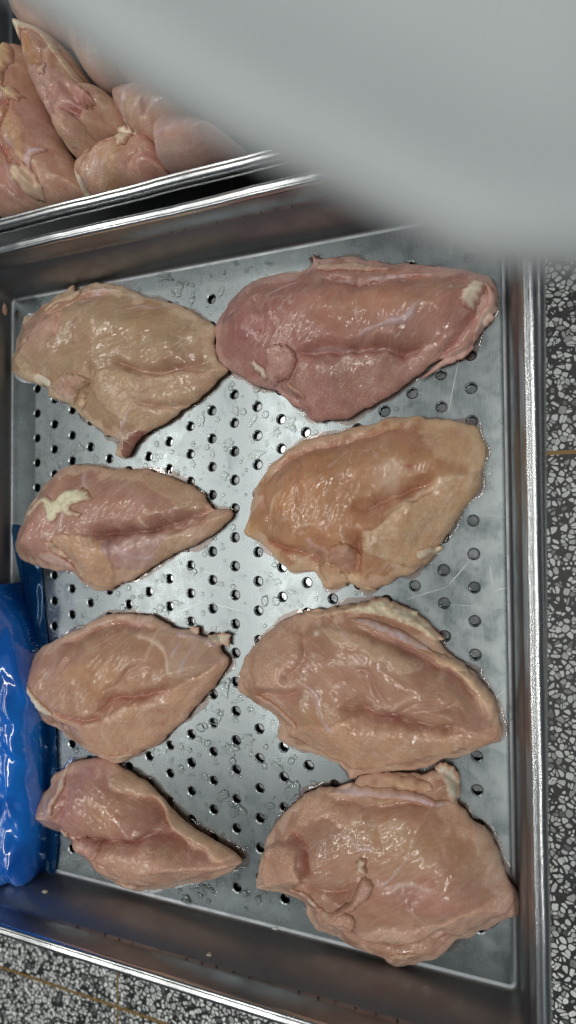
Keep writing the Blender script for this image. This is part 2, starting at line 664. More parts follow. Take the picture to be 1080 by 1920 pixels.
# the tray behind, heaped with meat
T2Y = 0.283 - 0.0078 + 0.5045 / 2 + 0.0005
BOX_2 = (FX0, FX1, -0.25225, 0.25225)
tray2 = plain_tray('meat_tray', BOX_2, 0.0600, 'steel tray heaped with raw chicken behind the perforated tray', (-0.004, T2Y + 0.0160, 0.0), 0.0)
BOX_S2 = (FX0 + 0.012, FX1 - 0.012, -0.24, 0.24)
plain_tray('support_tray', BOX_S2, -FLOOR_Z - 0.001, 'deep steel tray carrying the heaped meat tray at the back', (-0.004, T2Y + 0.0160, FLOOR_Z + 0.0004))


# ------------------------------------------------------------------ terrazzo floor
def terrazzo():
    m, nt, b = new_mat('terrazzo_cement')
    q = NT(nt)
    co = q.n('ShaderNodeTexCoord').outputs['Object']
    n1 = q.noise(co, 350, 3, 0.7)
    q.l(q.ramp(n1, 0.35, 0.75, (0.008, 0.010, 0.010, 1), (0.035, 0.038, 0.037, 1)), b.inputs['Base Color'])
    b.inputs['Roughness'].default_value = 0.45
    MAT['cement'] = m
    m, nt, b = new_mat('terrazzo_chip')
    q = NT(nt)
    at = q.n('ShaderNodeAttribute', attribute_name='shade').outputs['Fac']
    co = q.n('ShaderNodeTexCoord').outputs['Object']
    n1 = q.noise(co, 420, 2)
    v = q.math('ADD', at, q.maprange(n1, 0.3, 0.7, -0.05, 0.05))
    q.l(q.ramp(v, 0.0, 1.0, (0.06, 0.065, 0.062, 1), (0.90, 0.92, 0.90, 1)), b.inputs['Base Color'])
    b.inputs['Roughness'].default_value = 0.35
    MAT['chip'] = m
    X0, X1, Y0, Y1 = -1.1, 0.8, -1.1, 1.1
    V, Fc = [], []
    nn = 8
    for i in range(nn + 1):
        for j in range(nn + 1):
            V.append((X0 + (X1 - X0) * i / nn, Y0 + (Y1 - Y0) * j / nn, FLOOR_Z))
    for i in range(nn):
        for j in range(nn):
            a = i * (nn + 1) + j
            Fc.append((a, a + nn + 1, a + nn + 2, a + 1))
    fl = tag(link('terrazzo_floor', mesh('terrazzo_floor', V, Fc, False), MAT['cement']), kind='structure')
    # a periodic 0.2 m patch of stone chips (shrunken Voronoi cells); every copy gets its own sizes and shades
    T, n = 0.15, 33
    st = T / n
    rg = np.random.default_rng(3)
    gx, gy = np.meshgrid(np.arange(n), np.arange(n), indexing='ij')
    P = np.stack([(gx + 0.5 + rg.uniform(-0.85, 0.85, gx.shape)) * st, (gy + 0.5 + rg.uniform(-0.85, 0.85, gx.shape)) * st], -1)
    cells = []
    for i in range(n):
        for j in range(n):
            p = P[i, j]
            poly = [p + np.array(d) * st * 2.5 for d in ((-1, -1), (1, -1), (1, 1), (-1, 1))]
            for di in range(-3, 4):
                for dj in range(-3, 4):
                    if di == 0 and dj == 0:
                        continue
                    ii, jj = i + di, j + dj
                    qp = P[ii % n, jj % n] + np.array([(ii // n) * T, (jj // n) * T])
                    mid, nv = (p + qp) / 2, qp - p
                    out = []
                    for k in range(len(poly)):
                        a, c = poly[k], poly[(k + 1) % len(poly)]
                        da, dc = (a - mid) @ nv, (c - mid) @ nv
                        if da <= 0:
                            out.append(a)
                        if (da < 0) != (dc < 0):
                            out.append(a + (c - a) * da / (da - dc))
                    poly = out
                    if len(poly) < 3:
                        break
                if len(poly) < 3:
                    break
            if len(poly) >= 3:
                cells.append((p, np.array(poly)))
    V, Fc, S = [], [], []
    for tx in range(-6, 6):
        for ty in range(-7, 7):
            ox, oy = tx * T, ty * T
            for p, poly in cells:
                cx, cy = p[0] + ox, p[1] + oy
                if not (-0.78 < cx < 0.62 and -0.86 < cy < 0.9):
                    continue
                if -0.19 < cx < 0.16 and -0.22 < cy < 0.7:
                    continue                                      # under the stacks
                if random.random() < 0.05:
                    continue
                k = random.uniform(0.72, 1.0) if random.random() < 0.72 else random.uniform(0.3, 0.7)
                b0 = len(V)
                an = random.uniform(0, math.pi)
                ax = np.array([math.cos(an), math.sin(an)])
                dlt = (poly - p) * k
                q2 = p + dlt - np.outer(dlt @ ax, ax) * random.uniform(0.0, 0.42)
                m = len(q2)
                # cut the corners so that chips look chipped, not cellular
                pts = []
                for a in range(m):
                    e = q2[(a + 1) % m] - q2[a]
                    if np.hypot(*e) < 0.0006:
                        continue
                    pts.append(q2[a] + e * random.uniform(0.12, 0.3))
                    pts.append(q2[a] + e * random.uniform(0.7, 0.9))
                if len(pts) < 3:
                    continue
                for a in pts:
                    V.append((a[0] + ox, a[1] + oy, FLOOR_Z + 0.0004))
                Fc.append(tuple(range(b0, len(V))))
                s = random.choice((random.uniform(0.8, 1.0), random.uniform(0.7, 1.0), random.uniform(0.6, 1.0), random.uniform(0.05, 0.6)))
                S.extend([s] * (len(V) - b0))
    me = mesh('stone_chips', V, Fc, False)
    at = me.attributes.new('shade', 'FLOAT', 'POINT')
    at.data.foreach_set('value', np.array(S, np.float32))
    ch = tag(link('stone_chips', me, MAT['chip'], fl), kind='stuff')
    # brass divider strips let into the floor
    z = FLOOR_Z

    def bar(p0, p1, w):
        p0, p1 = np.array(p0[:2]), np.array(p1[:2])
        d = (p1 - p0) / np.linalg.norm(p1 - p0)
        nv = np.array([-d[1], d[0]]) * w / 2
        V = []
        for zz in (z - 0.004, z + 0.0009):
            for a in (p0 + nv, p1 + nv, p1 - nv, p0 - nv):
                V.append((*a, zz))
        link('brass_divider', mesh('brass_divider', V, [(4, 5, 6, 7), (0, 1, 5, 4), (1, 2, 6, 5), (2, 3, 7, 6), (3, 0, 4, 7)], False), MAT['brass'], fl)
    ya = un([(100, 1846)], z)[0][1]
    bar((-0.75, ya), (0.6, ya), 0.0028)
    xb = un([(221, 1870)], z)[0][0]
    bar((xb, ya + 0.0014), (xb, -0.2), 0.0022)
    bar((xb, -0.85), (xb, ya - 0.0014), 0.0022)
    yc = un([(1055, 848)], z)[0][1]
    bar((0.16, yc), (0.6, yc - 0.001), 0.0034)


terrazzo()


# ------------------------------------------------------------------ meat
OUTLINES = []


class Field:
    """regular grid over an outline, carrying the top height of a lump of meat"""

    def __init__(s, poly, res):
        s.poly = poly
        x0, y0 = poly.min(0) - 2.5 * res
        x1, y1 = poly.max(0) + 2.5 * res
        s.xs, s.ys, s.res = np.arange(x0, x1, res), np.arange(y0, y1, res), res
        s.X, s.Y = np.meshgrid(s.xs, s.ys, indexing='ij')
        d, bx, by = seg_dist(s.X, s.Y, poly)
        s.ins = inside(s.X, s.Y, poly)
        s.d = np.where(s.ins, d, 0)
        s.X = np.where(s.ins, s.X, bx)
        s.Y = np.where(s.ins, s.Y, by)

    def sample(s, Z, x, y):
        fx = np.clip((x - s.xs[0]) / s.res, 0, len(s.xs) - 1.001)
        fy = np.clip((y - s.ys[0]) / s.res, 0, len(s.ys) - 1.001)
        i, j = fx.astype(int), fy.astype(int)
        u, v = fx - i, fy - j
        return (Z[i, j] * (1 - u) * (1 - v) + Z[i + 1, j] * u * (1 - v) + Z[i, j + 1] * (1 - u) * v + Z[i + 1, j + 1] * u * v)

    def build(s, name, ztop, zbot, col, grain, fib, mat, parent):
        I = s.ins
        cell = (I[:-1, :-1] | I[1:, :-1] | I[1:, 1:] | I[:-1, 1:])
        used = np.zeros(I.shape, bool)
        used[:-1, :-1] |= cell
        used[1:, :-1] |= cell
        used[1:, 1:] |= cell
        used[:-1, 1:] |= cell
        idx = np.full(I.shape, -1)
        n = int(used.sum())
        idx[used] = np.arange(n)
        top = np.stack([s.X[used], s.Y[used], ztop[used]], 1)
        bot = np.stack([s.X[used], s.Y[used], np.minimum(zbot, ztop - 0.0001)[used]], 1)
        # vertices outside lie on the rim and are shared by top and bottom
        rim = ~I[used]
        bid = np.where(rim, np.arange(n), 0)
        k = int((~rim).sum())
        bid[~rim] = n + np.arange(k)
        V = np.concatenate([top, bot[~rim]])
        i, j = np.nonzero(cell)
        q = np.stack([idx[i, j], idx[i + 1, j], idx[i + 1, j + 1], idx[i, j + 1]], 1)
        qb = bid[q][:, ::-1]
        # quads whose four corners all lie on the rim exist only once
        allrim = rim[q].all(1)
        Fq = np.concatenate([q, qb[~allrim]])
        me = bpy.data.meshes.new(name)
        me.vertices.add(len(V))
        me.vertices.foreach_set('co', V.ravel())
        me.loops.add(Fq.size)
        me.loops.foreach_set('vertex_index', Fq.ravel().astype(np.int32))
        me.polygons.add(len(Fq))
        me.polygons.foreach_set('loop_start', np.arange(0, Fq.size, 4, dtype=np.int32))
        me.polygons.foreach_set('use_smooth', np.ones(len(Fq), bool))
        me.update(calc_edges=True)
        me.validate()
        if len(me.vertices) == len(V):
            def put(nm, typ, arr, key):
                a = me.attributes.new(nm, typ, 'POINT')
                full = np.concatenate([arr[used], arr[used][~rim]]).astype(np.float32)
                a.data.foreach_set(key, full.ravel())
            put('col', 'FLOAT_COLOR', np.concatenate([col, (0.06 + 0.94 * sstep(0.0004, 0.0045, s.d))[..., None]], -1), 'color')
            put('grain', 'FLOAT', grain, 'value')
            put('fib', 'FLOAT_VECTOR', fib, 'vector')
        return link(name, me, mat, parent)


CREAM = lin(246, 236, 212)
PEACH = lin(232, 200, 168)
LILAC = lin(222, 196, 200)
PINK = lin(212, 160, 146)
BEIGE = lin(222, 184, 152)
TAN = lin(206, 158, 124)
MAUVE = lin(192, 138, 130)
RED = lin(178, 70, 62)


def breast(zoom, outline, label, H=0.026, base=TAN, edge=BEIGE, fibre=0.5, feats=(), parts=(), z0=0.0, res=0.00095, rr=0.72, group='raw chicken breasts laid out on the perforated tray',
           rim=0.0034, plane=None, seed=0, tilt=(0, 0), ymin=None, auto=5):
    ox, oy, s = zoom

    def topx(pts, z):
        p = np.atleast_2d(np.array(pts, float)) / s + np.array([ox, oy])
        return un(p, z)[:, :2]
    pz = z0 + (0.006 if plane is None else plane)
    poly = smooth_closed(topx(outline, pz), 7)
    jit = fbm(poly[:, 0] * 95 + seed, poly[:, 1] * 95, 3) * 0.0015
    cen = poly.mean(0)
    dv = poly - cen
    poly = poly + dv / np.linalg.norm(dv, axis=1)[:, None] * jit[:, None]
    if ymin is not None:
        poly[:, 1] = np.maximum(poly[:, 1], ymin + 0.0012 * np.sin(poly[:, 0] * 160))
    f = Field(poly, res)
    X, Y = f.X, f.Y
    wx = X + 0.0022 * fbm(X * 38 + seed, Y * 38 + 3, 2) + 0.0008 * perlin(X * 160, Y * 160 + seed)
    wy = Y + 0.0022 * fbm(X * 38 + 31, Y * 38 + seed, 2) + 0.0008 * perlin(X * 160 + 9, Y * 160)
    dm = f.d.max()
    t = np.clip(f.d / (dm * rr), 0, 1)
    prof = np.sqrt(np.clip(1 - (1 - t) ** 2.1, 0, 1))
    prof = prof if ymin is not None else 0.5 * prof + 0.5 * sstep(0, 1, np.clip(f.d / (dm * 0.62), 0, 1))
    H = H * (0.93 if ymin is None else 1.0)
    Z = rim + (H - rim) * prof * (1 + 0.10 * fbm(X * 22 + seed, Y * 22, 2))
    Z = Z + tilt[0] * (X - cen[0]) * prof + tilt[1] * (Y - cen[1]) * prof
    ft = z0 + H * 0.75
    col = np.zeros(X.shape + (3,)) + np.array(base) * np.array([0.90, 0.87, 0.86])
    grain = np.full(X.shape, 0.22)
    wn = fbm(X * 75 + seed * 3, Y * 75, 3)
    e = sstep(0.0035, -0.0015, f.d - (0.006 + 0.007 * wn)) * 0.85
    col = col * (1 - e[..., None]) + np.array(edge) * e[..., None]
    grain = np.maximum(grain, e * 0.9)
    warp = wn * 0.0016
    ar = random.Random(100 + seed)
    cand = np.argwhere(f.d > 0.008)
    extra = []
    for _ in range(auto):
        ci = cand[ar.randrange(len(cand))]
        c0 = np.array([X[ci[0], ci[1]], Y[ci[0], ci[1]]])
        an = fibre + ar.uniform(-0.7, 0.7)
        L = ar.uniform(0.010, 0.030)
        dv2 = np.array([math.cos(an), math.sin(an)])
        nv2 = np.array([-dv2[1], dv2[0]])
        pl = np.array([c0 + dv2 * L * q_ + nv2 * ar.uniform(-0.004, 0.004) for q_ in (-1, -0.4, 0.3, 1)])
        if ar.random() < 0.5:
            extra.append(('groove', pl, ar.uniform(1.5, 3.5), ar.uniform(0.4, 1.1) * (1.8 if ymin else 1), MAUVE, 0.25))
        else:
            extra.append(('ridge', pl, ar.uniform(0.7, 1.4), ar.uniform(0.3, 0.7), PEACH if ar.random() < 0.5 else LILAC, 0.35))
    for ft_ in list(feats) + extra:
        k = ft_[0]
        if k in ('groove', 'ridge'):
            P = ft_[1] if isinstance(ft_[1], np.ndarray) else topx(ft_[1], ft)
            P = smooth_open(P)
            d, u, side = line_dist(wx, wy, P)
            w = ft_[2] * 0.001 * (1 + 0.45 * perlin(X * 55 + seed, Y * 55))
            tp = sstep(0, 0.22, u) * sstep(1, 0.75, u) * (1 + 0.35 * perlin(X * 70, Y * 70 + 4 + seed)) * sstep(0, 0.006, f.d + 0.002)
            if k == 'groove':
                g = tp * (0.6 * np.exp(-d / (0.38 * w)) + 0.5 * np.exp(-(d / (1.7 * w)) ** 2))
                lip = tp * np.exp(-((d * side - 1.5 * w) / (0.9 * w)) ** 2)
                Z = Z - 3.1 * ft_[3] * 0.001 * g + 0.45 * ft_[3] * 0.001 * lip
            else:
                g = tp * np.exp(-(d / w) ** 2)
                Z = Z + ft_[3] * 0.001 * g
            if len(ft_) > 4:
                a = np.clip(g * ft_[5] * 1.5, 0, 0.9)[..., None]  # groove colours: red-brown flesh, deepened to paint in the shade of the clefts
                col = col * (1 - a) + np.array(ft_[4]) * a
        elif k == 'area':          # polygon, softness mm, raise mm, colour, amount, grain
            P = smooth_closed(topx(ft_[1], ft), 4)
            d, _, _ = seg_dist(wx, wy, P)
            sd = np.where(inside(wx, wy, P), d, -d) + warp
            hw_ = ft_[2] * 0.0005 * 0.45
            g = sstep(-hw_, hw_, sd)
            Z = Z + 1.5 * ft_[3] * 0.001 * g * sstep(0, 0.005, f.d + 0.001)
            if ft_[4] is not None:
                a = np.clip(g * ft_[5] * 1.15 * (1 + 0.25 * wn), 0, 1)[..., None]
                col = col * (1 - a) + np.array(ft_[4]) * a
            grain = grain * (1 - g) + ft_[6] * g
        elif k == 'blob':          # centre, rx, ry (zoom px), raise mm, colour, amount
            c = topx([ft_[1]], ft)[0]
            kx = 1 / (s * 1070 / 0.4)
            rx, ry = ft_[2] / s / 2650, ft_[3] / s / 2650
            g = np.exp(-(((X - c[0]) / rx) ** 2 + ((Y - c[1]) / ry) ** 2))
            Z = Z + ft_[4] * 0.001 * g * sstep(0, 0.006, f.d)
            if ft_[5] is not None:
                a = np.clip(g * ft_[6], 0, 1)[..., None]
                col = col * (1 - a) + np.array(ft_[5]) * a
    # small relief: muscle fibres, lumps
    ca, sa = math.cos(fibre), math.sin(fibre)
    U, W = X * ca + Y * sa, -X * sa + Y * ca
    soft = sstep(0, 0.006, f.d)
    Z = Z + 0.00022 * fbm(U * 60 + seed, W * 420, 2) * soft + 0.0003 * fbm(X * 90 + seed, Y * 90, 2) * soft + 0.0012 * fbm(X * 40 + 9 + seed, Y * 40, 2) * soft
    Z = Z + 0.00032 * grain * fbm(X * 330, Y * 330 + seed, 3) * soft
    Z = np.maximum(Z, rim)
    Z = np.where(f.ins, Z, rim)
    rb = 0.012
    zb = rim * (1 - np.sqrt(np.clip(1 - (1 - np.clip(f.d / rb, 0, 1)) ** 2, 0, 1)))
    fib = np.stack([U, W, Z], -1)
    col = col * (1 + 0.10 * fbm(X * 40 + 5, Y * 40 + seed, 2))[..., None]
    if ymin is None:
        OUTLINES.append(poly)
    root = tag(empty('chicken_breast', (0, 0, 0)), label, 'chicken', group)
    c3 = np.array([cen[0], cen[1], z0 + 0.0002])
    root.location = c3

    def shift(o):
        o.data.transform(Matrix.Translation(-Vector((cen[0], cen[1], 0))))
        return o
    shift(f.build('breast_muscle', Z, zb, np.clip(col, 0, 1), np.clip(grain, 0, 1), fib, MAT['meat'], root))
    for nm, pts, thick, c, lump, mt in parts:
        P = smooth_closed(topx(pts, ft), 5)
        jj = fbm(P[:, 0] * 330 + seed, P[:, 1] * 330, 3) * 0.0019
        dv = P - P.mean(0)
        P = P + dv / (np.linalg.norm(dv, axis=1)[:, None] + 1e-9) * jj[:, None]
        g = Field(P, 0.0007)
        bz = f.sample(Z, g.X, g.Y)
        tt = np.clip(g.d / max(min(g.d.max() * 0.8, 0.005), 1e-4), 0, 1)
        pr = np.sqrt(np.clip(1 - (1 - tt) ** 2, 0, 1))
        zt = bz + thick * 0.0010 * pr * (1 + 0.7 * lump * fbm(g.X * 170 + seed, g.Y * 190, 2)) + 0.0002
        zt = np.where(g.ins, zt, bz + 0.0002)
        cc = np.zeros(g.X.shape + (3,)) + np.array(c)
        bcol = np.stack([f.sample(col[..., k], g.X, g.Y) for k in range(3)], -1)
        am = (sstep(0.0, 0.0034 if mt == 'fat' else 0.005, g.d + 0.0012 * fbm(g.X * 300, g.Y * 300 + seed, 2)) * (0.92 if mt == 'fat' else 0.6))[..., None]
        cc = bcol * (1 - am) + cc * am
        cc = cc * (1 + 0.07 * fbm(g.X * 200, g.Y * 200 + seed, 2))[..., None]
        fb = np.stack([g.X * ca + g.Y * sa, -g.X * sa + g.Y * ca, zt], -1)
        gg = np.full(g.X.shape, 0.75 if nm == 'flap' else 0.2)
        shift(g.build(nm, zt, bz - 0.0012, np.clip(cc, 0, 1), gg, fb, MAT[mt], root))
    return root


G = 'groove'
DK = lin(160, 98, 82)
# 1  top left
breast((0, 480, 2.348), [(45, 490), (60, 420), (80, 340), (105, 265), (140, 255), (185, 215), (260, 165), (318, 125), (328, 150), (400, 120), (470, 118), (560, 140), (650, 175), (760, 205), (850, 245), (920, 290), (945, 330), (940, 400), (960, 460), (1000, 500), (960, 540), (900, 600), (850, 640), (780, 690), (720, 735), (660, 770), (625, 790), (590, 830), (555, 882), (505, 875), (512, 840), (522, 815), (470, 790), (400, 740), (340, 690), (290, 650), (220, 620), (200, 580), (120, 550), (60, 520)],
       'olive-tan raw chicken breast in the top left corner, with a small dark tail pointing down', 0.027, lin(194, 160, 126), lin(220, 190, 160), 0.3, [
        ('area', [(480, 510), (700, 525), (900, 490), (1000, 500), (780, 690), (620, 780), (500, 700), (430, 600)], 5, 0.8, lin(206, 168, 132), 0.7, 0.95),
        (G, [(470, 440), (560, 482), (700, 505), (860, 455), (935, 430)], 4.0, 3.0, DK, 0.35),
        (G, [(560, 625), (690, 655), (790, 650), (860, 610)], 2.0, 1.4, DK, 0.4),
        (G, [(430, 470), (400, 560), (340, 650)], 4, 2.0),
        (G, [(250, 245), (265, 300), (240, 380)], 3, 1.3, PINK, 0.6),
        (G, [(180, 262), (300, 190), (390, 155), (480, 150)], 2.6, 1.8, PINK, 0.5),
        ('blob', (190, 320), 90, 110, 1.5, MAUVE, 0.7), ('blob', (560, 560), 110, 50, 1.2, None, 0), ('blob', (640, 300), 230, 90, 1.5, lin(190, 148, 108), 0.5),
        ('area', [(505, 880), (520, 815), (570, 770), (640, 780), (590, 830), (555, 885)], 3, 1, lin(150, 92, 82), 0.8, 0.2)],
       [('flap', [(215, 560), (300, 522), (370, 530), (408, 555), (370, 580), (332, 600), (300, 640), (250, 640), (215, 600)], 4.0, PINK, 0.3, 'meat'),
        ('fat', [(120, 515), (150, 505), (215, 540), (212, 575), (160, 562), (120, 550)], 2.6, CREAM, 0.4, 'fat'),
        ('fat', [(320, 640), (355, 615), (372, 630), (350, 665), (328, 665)], 2.0, PEACH, 0.4, 'fat'),
        ('membrane', [(190, 220), (260, 168), (318, 128), (325, 160), (260, 200), (200, 240)], 1.4, PEACH, 0.3, 'fat'),
        ('membrane', [(370, 140), (400, 122), (470, 122), (500, 135), (430, 150), (385, 165)], 1.0, LILAC, 0.3, 'fat')], seed=1)
# 2  top right
breast((380, 440, 1.742), [(38, 340), (45, 290), (65, 245), (110, 190), (170, 145), (250, 125), (350, 108), (356, 58), (370, 74), (440, 72), (490, 68), (560, 85), (620, 92), (700, 95), (760, 98), (840, 108), (900, 118), (945, 145), (963, 190), (955, 240), (925, 270), (905, 320), (870, 370), (820, 395), (760, 410), (710, 450), (640, 500), (560, 550), (480, 595), (400, 607), (360, 605), (320, 575), (280, 545), (240, 510), (190, 500), (120, 460), (70, 430), (42, 390)],
       'large purplish pink raw chicken breast at top right, thick pale fat on its right tip', 0.031, lin(186, 130, 120), lin(212, 168, 158), 0.95, [
        ('blob', (110, 320), 120, 170, 1.0, lin(170, 108, 108), 0.85), ('blob', (400, 540), 220, 70, 0.5, lin(166, 104, 104), 0.8), ('blob', (560, 230), 220, 100, 2.0, lin(204, 146, 112), 0.6),
        ('area', [(330, 420), (470, 395), (660, 385), (800, 320), (900, 250), (870, 340), (700, 440), (480, 590), (360, 600), (300, 520)], 5, 0.6, lin(196, 142, 130), 0.6, 0.7),
        (G, [(290, 390), (420, 388), (540, 372), (650, 372), (760, 330)], 4.5, 3.6, lin(160, 96, 84), 0.5),
        (G, [(745, 400), (830, 320), (880, 255), (900, 225)], 2.5, 2.0, lin(184, 110, 104), 0.6),
        (G, [(160, 200), (210, 280), (190, 350)], 5, 1.6), (G, [(215, 480), (280, 520), (330, 530)], 3, 1.5),
        ('ridge', [(505, 365), (540, 330), (600, 300), (680, 275), (735, 210)], 1.5, 0.9, LILAC, 0.5),
        ('ridge', [(330, 390), (440, 380), (560, 380), (650, 378)], 1.0, 0.6, LILAC, 0.35),
        (G, [(370, 118), (430, 150), (540, 160), (640, 128), (740, 118)], 2.5, 2.0, MAUVE, 0.4)],
       [('flap', [(215, 378), (260, 365), (303, 385), (312, 420), (290, 455), (240, 472), (212, 485), (195, 460), (202, 420)], 4.5, PINK, 0.25, 'meat'),
        ('tendon', [(148, 415), (172, 410), (200, 448), (192, 470), (168, 452)], 2.2, CREAM, 0.3, 'fat'),
        ('tendon', [(255, 470), (285, 485), (325, 520), (310, 525), (270, 500)], 1.6, PEACH, 0.3, 'fat'),
        ('fat', [(836, 210), (858, 152), (900, 130), (925, 140), (915, 178), (890, 225), (870, 236), (846, 224)], 3.6, lin(240, 226, 200), 0.25, 'fat'),
        ('fat', [(912, 138), (945, 147), (960, 190), (953, 240), (925, 268), (902, 300), (880, 330), (892, 262), (928, 200), (928, 165)], 3.0, lin(228, 200, 184), 0.4, 'fat'),
        ('fat', [(357, 62), (372, 76), (440, 74), (500, 72), (570, 88), (610, 98), (540, 108), (450, 112), (375, 108)], 2.4, PEACH, 0.45, 'fat'),
        ('membrane', [(385, 122), (440, 142), (530, 145), (600, 118), (700, 108), (760, 115), (660, 130), (590, 150), (510, 162), (430, 156)], 1.2, LILAC, 0.3, 'fat'),
        ('membrane', [(700, 450), (780, 380), (850, 330), (885, 335), (850, 375), (790, 400), (740, 430)], 1.8, lin(220, 176, 166), 0.3, 'meat')], seed=2)
# 3  second row left
breast((0, 840, 2.348), [(68, 420), (90, 340), (130, 255), (180, 180), (240, 110), (310, 75), (380, 72), (450, 82), (560, 90), (640, 92), (700, 110), (760, 130), (840, 165), (890, 200), (915, 250), (935, 268), (1000, 270), (1025, 288), (1010, 315), (960, 360), (900, 400), (820, 440), (740, 480), (660, 530), (580, 580), (500, 615), (440, 635), (380, 610), (310, 550), (230, 540), (150, 520), (90, 490), (70, 455)],
       'raw chicken breast in the second row left, yellow fat splotch on its upper left', 0.028, lin(200, 150, 130), lin(222, 184, 158), 0.75, [
        ('blob', (150, 400), 100, 110, 1.5, lin(196, 140, 128), 0.8),
        ('area', [(260, 410), (460, 400), (480, 520), (440, 630), (330, 560)], 4, 1.2, lin(214, 168, 132), 0.8, 1.0),
        ('area', [(560, 570), (720, 400), (900, 320), (1010, 285), (900, 400), (740, 480)], 4, 0.8, lin(214, 172, 138), 0.8, 0.95),
        ('area', [(460, 90), (700, 110), (890, 200), (910, 260), (800, 270), (650, 160), (480, 130)], 6, 0.3, lin(206, 164, 132), 0.8, 0.95),
        ('area', [(470, 390), (690, 375), (700, 420), (600, 530), (500, 510)], 4, 0.3, lin(206, 166, 160), 0.7, 0.1),
        (G, [(370, 372), (480, 380), (570, 378), (690, 350), (800, 310), (930, 275)], 5.0, 5.0, lin(150, 88, 72), 0.55),
        (G, [(230, 430), (280, 470), (310, 550)], 2.5, 2.2, lin(176, 110, 100), 0.6), (G, [(790, 290), (850, 285), (920, 262)], 2, 1.6),
        ('ridge', [(345, 90), (360, 140), (400, 190)], 1.2, 0.7, LILAC, 0.5), ('ridge', [(630, 290), (640, 350)], 0.8, 0.6, PEACH, 0.5), ('ridge', [(730, 280), (735, 340), (690, 360)], 0.8, 0.5, PEACH, 0.4),
        ('ridge', [(480, 410), (590, 480), (680, 480)], 0.9, 0.5, LILAC, 0.4)],
       [('fat', [(110, 285), (160, 232), (215, 210), (258, 232), (298, 190), (360, 175), (400, 195), (422, 225), (385, 242), (348, 252), (345, 274), (392, 288), (380, 306), (330, 302), (290, 284), (270, 322), (246, 325), (226, 290), (212, 245), (180, 262), (132, 300)], 2.2, lin(246, 236, 200), 0.6, 'fat'),
        ('tendon', [(225, 418), (248, 408), (262, 440), (285, 480), (268, 490), (240, 460)], 2.0, PEACH, 0.3, 'fat'),
        ('membrane', [(165, 470), (230, 458), (280, 500), (300, 543), (250, 535), (190, 512)], 1.8, lin(226, 190, 176), 0.4, 'fat')], seed=3)
# 4  second row right
breast((430, 750, 1.9636), [(55, 470), (75, 400), (100, 320), (150, 240), (220, 180), (300, 140), (400, 115), (500, 90), (600, 65), (690, 55), (740, 70), (820, 70), (880, 85), (920, 105), (935, 140), (945, 185), (940, 230), (925, 290), (915, 330), (880, 380), (830, 450), (780, 520), (740, 590), (690, 628), (650, 645), (580, 680), (510, 710), (470, 690), (430, 675), (370, 700), (340, 680), (305, 635), (240, 635), (190, 610), (150, 560), (100, 520), (60, 495)],
       'orange-tan raw chicken breast in the second row right, paler cut edges', 0.030, lin(206, 150, 110), lin(232, 196, 160), 1.15, [
        ('area', [(560, 460), (650, 380), (760, 315), (925, 250), (912, 335), (780, 520), (690, 620), (560, 570), (480, 540), (490, 480)], 4, 1.3, lin(220, 178, 138), 0.8, 1.0),
        ('area', [(700, 70), (900, 90), (935, 200), (860, 230), (760, 200), (720, 130)], 14, 0.3, lin(222, 184, 144), 0.6, 0.6),
        ('blob', (300, 330), 170, 130, 1.5, lin(204, 142, 98), 0.7),
        (G, [(440, 410), (520, 395), (620, 352), (720, 308), (780, 290)], 4.5, 3.2, lin(172, 104, 76), 0.5),
        (G, [(100, 335), (190, 225), (340, 165), (560, 115), (700, 80)], 3, 1.6, lin(190, 130, 112), 0.45),
        (G, [(95, 515), (200, 548), (300, 590), (330, 640)], 3, 2.6, lin(186, 120, 96), 0.5), (G, [(480, 480), (470, 580), (440, 660)], 3.5, 2.6, lin(186, 122, 98), 0.4),
        ('ridge', [(570, 440), (650, 372), (740, 315), (840, 280), (925, 245)], 1.4, 1.0, lin(232, 198, 164), 0.6),
        ('ridge', [(262, 520), (255, 485), (290, 455), (340, 450)], 1.3, 0.9, lin(226, 180, 150), 0.6), ('ridge', [(290, 500), (320, 545), (370, 560)], 2.0, 1.3, PINK, 0.7),
        ('blob', (595, 300), 45, 60, 0.4, lin(232, 204, 178), 0.6), ('blob', (315, 575), 12, 14, 0, RED, 0.9), ('blob', (670, 248), 12, 8, 0, RED, 0.8),
        ('blob', (60, 480), 40, 30, 0, lin(224, 172, 104), 0.7)],
       [('flap', [(372, 560), (400, 532), (435, 526), (470, 550), (480, 600), (450, 635), (408, 640), (378, 600)], 3.8, PINK, 0.3, 'meat'),
        ('flap', [(308, 625), (350, 598), (395, 612), (418, 650), (415, 685), (370, 698), (335, 678)], 3.2, lin(222, 172, 138), 0.3, 'meat'),
        ('fat', [(676, 570), (720, 545), (765, 540), (770, 560), (732, 582), (690, 595)], 2.2, CREAM, 0.6, 'fat'),
        ('membrane', [(430, 672), (480, 685), (520, 700), (508, 712), (470, 694)], 1.2, CREAM, 0.4, 'fat'),
        ('tendon', [(388, 625), (405, 620), (400, 660), (388, 650)], 3.4, lin(236, 206, 192), 0.2, 'fat')], seed=4)
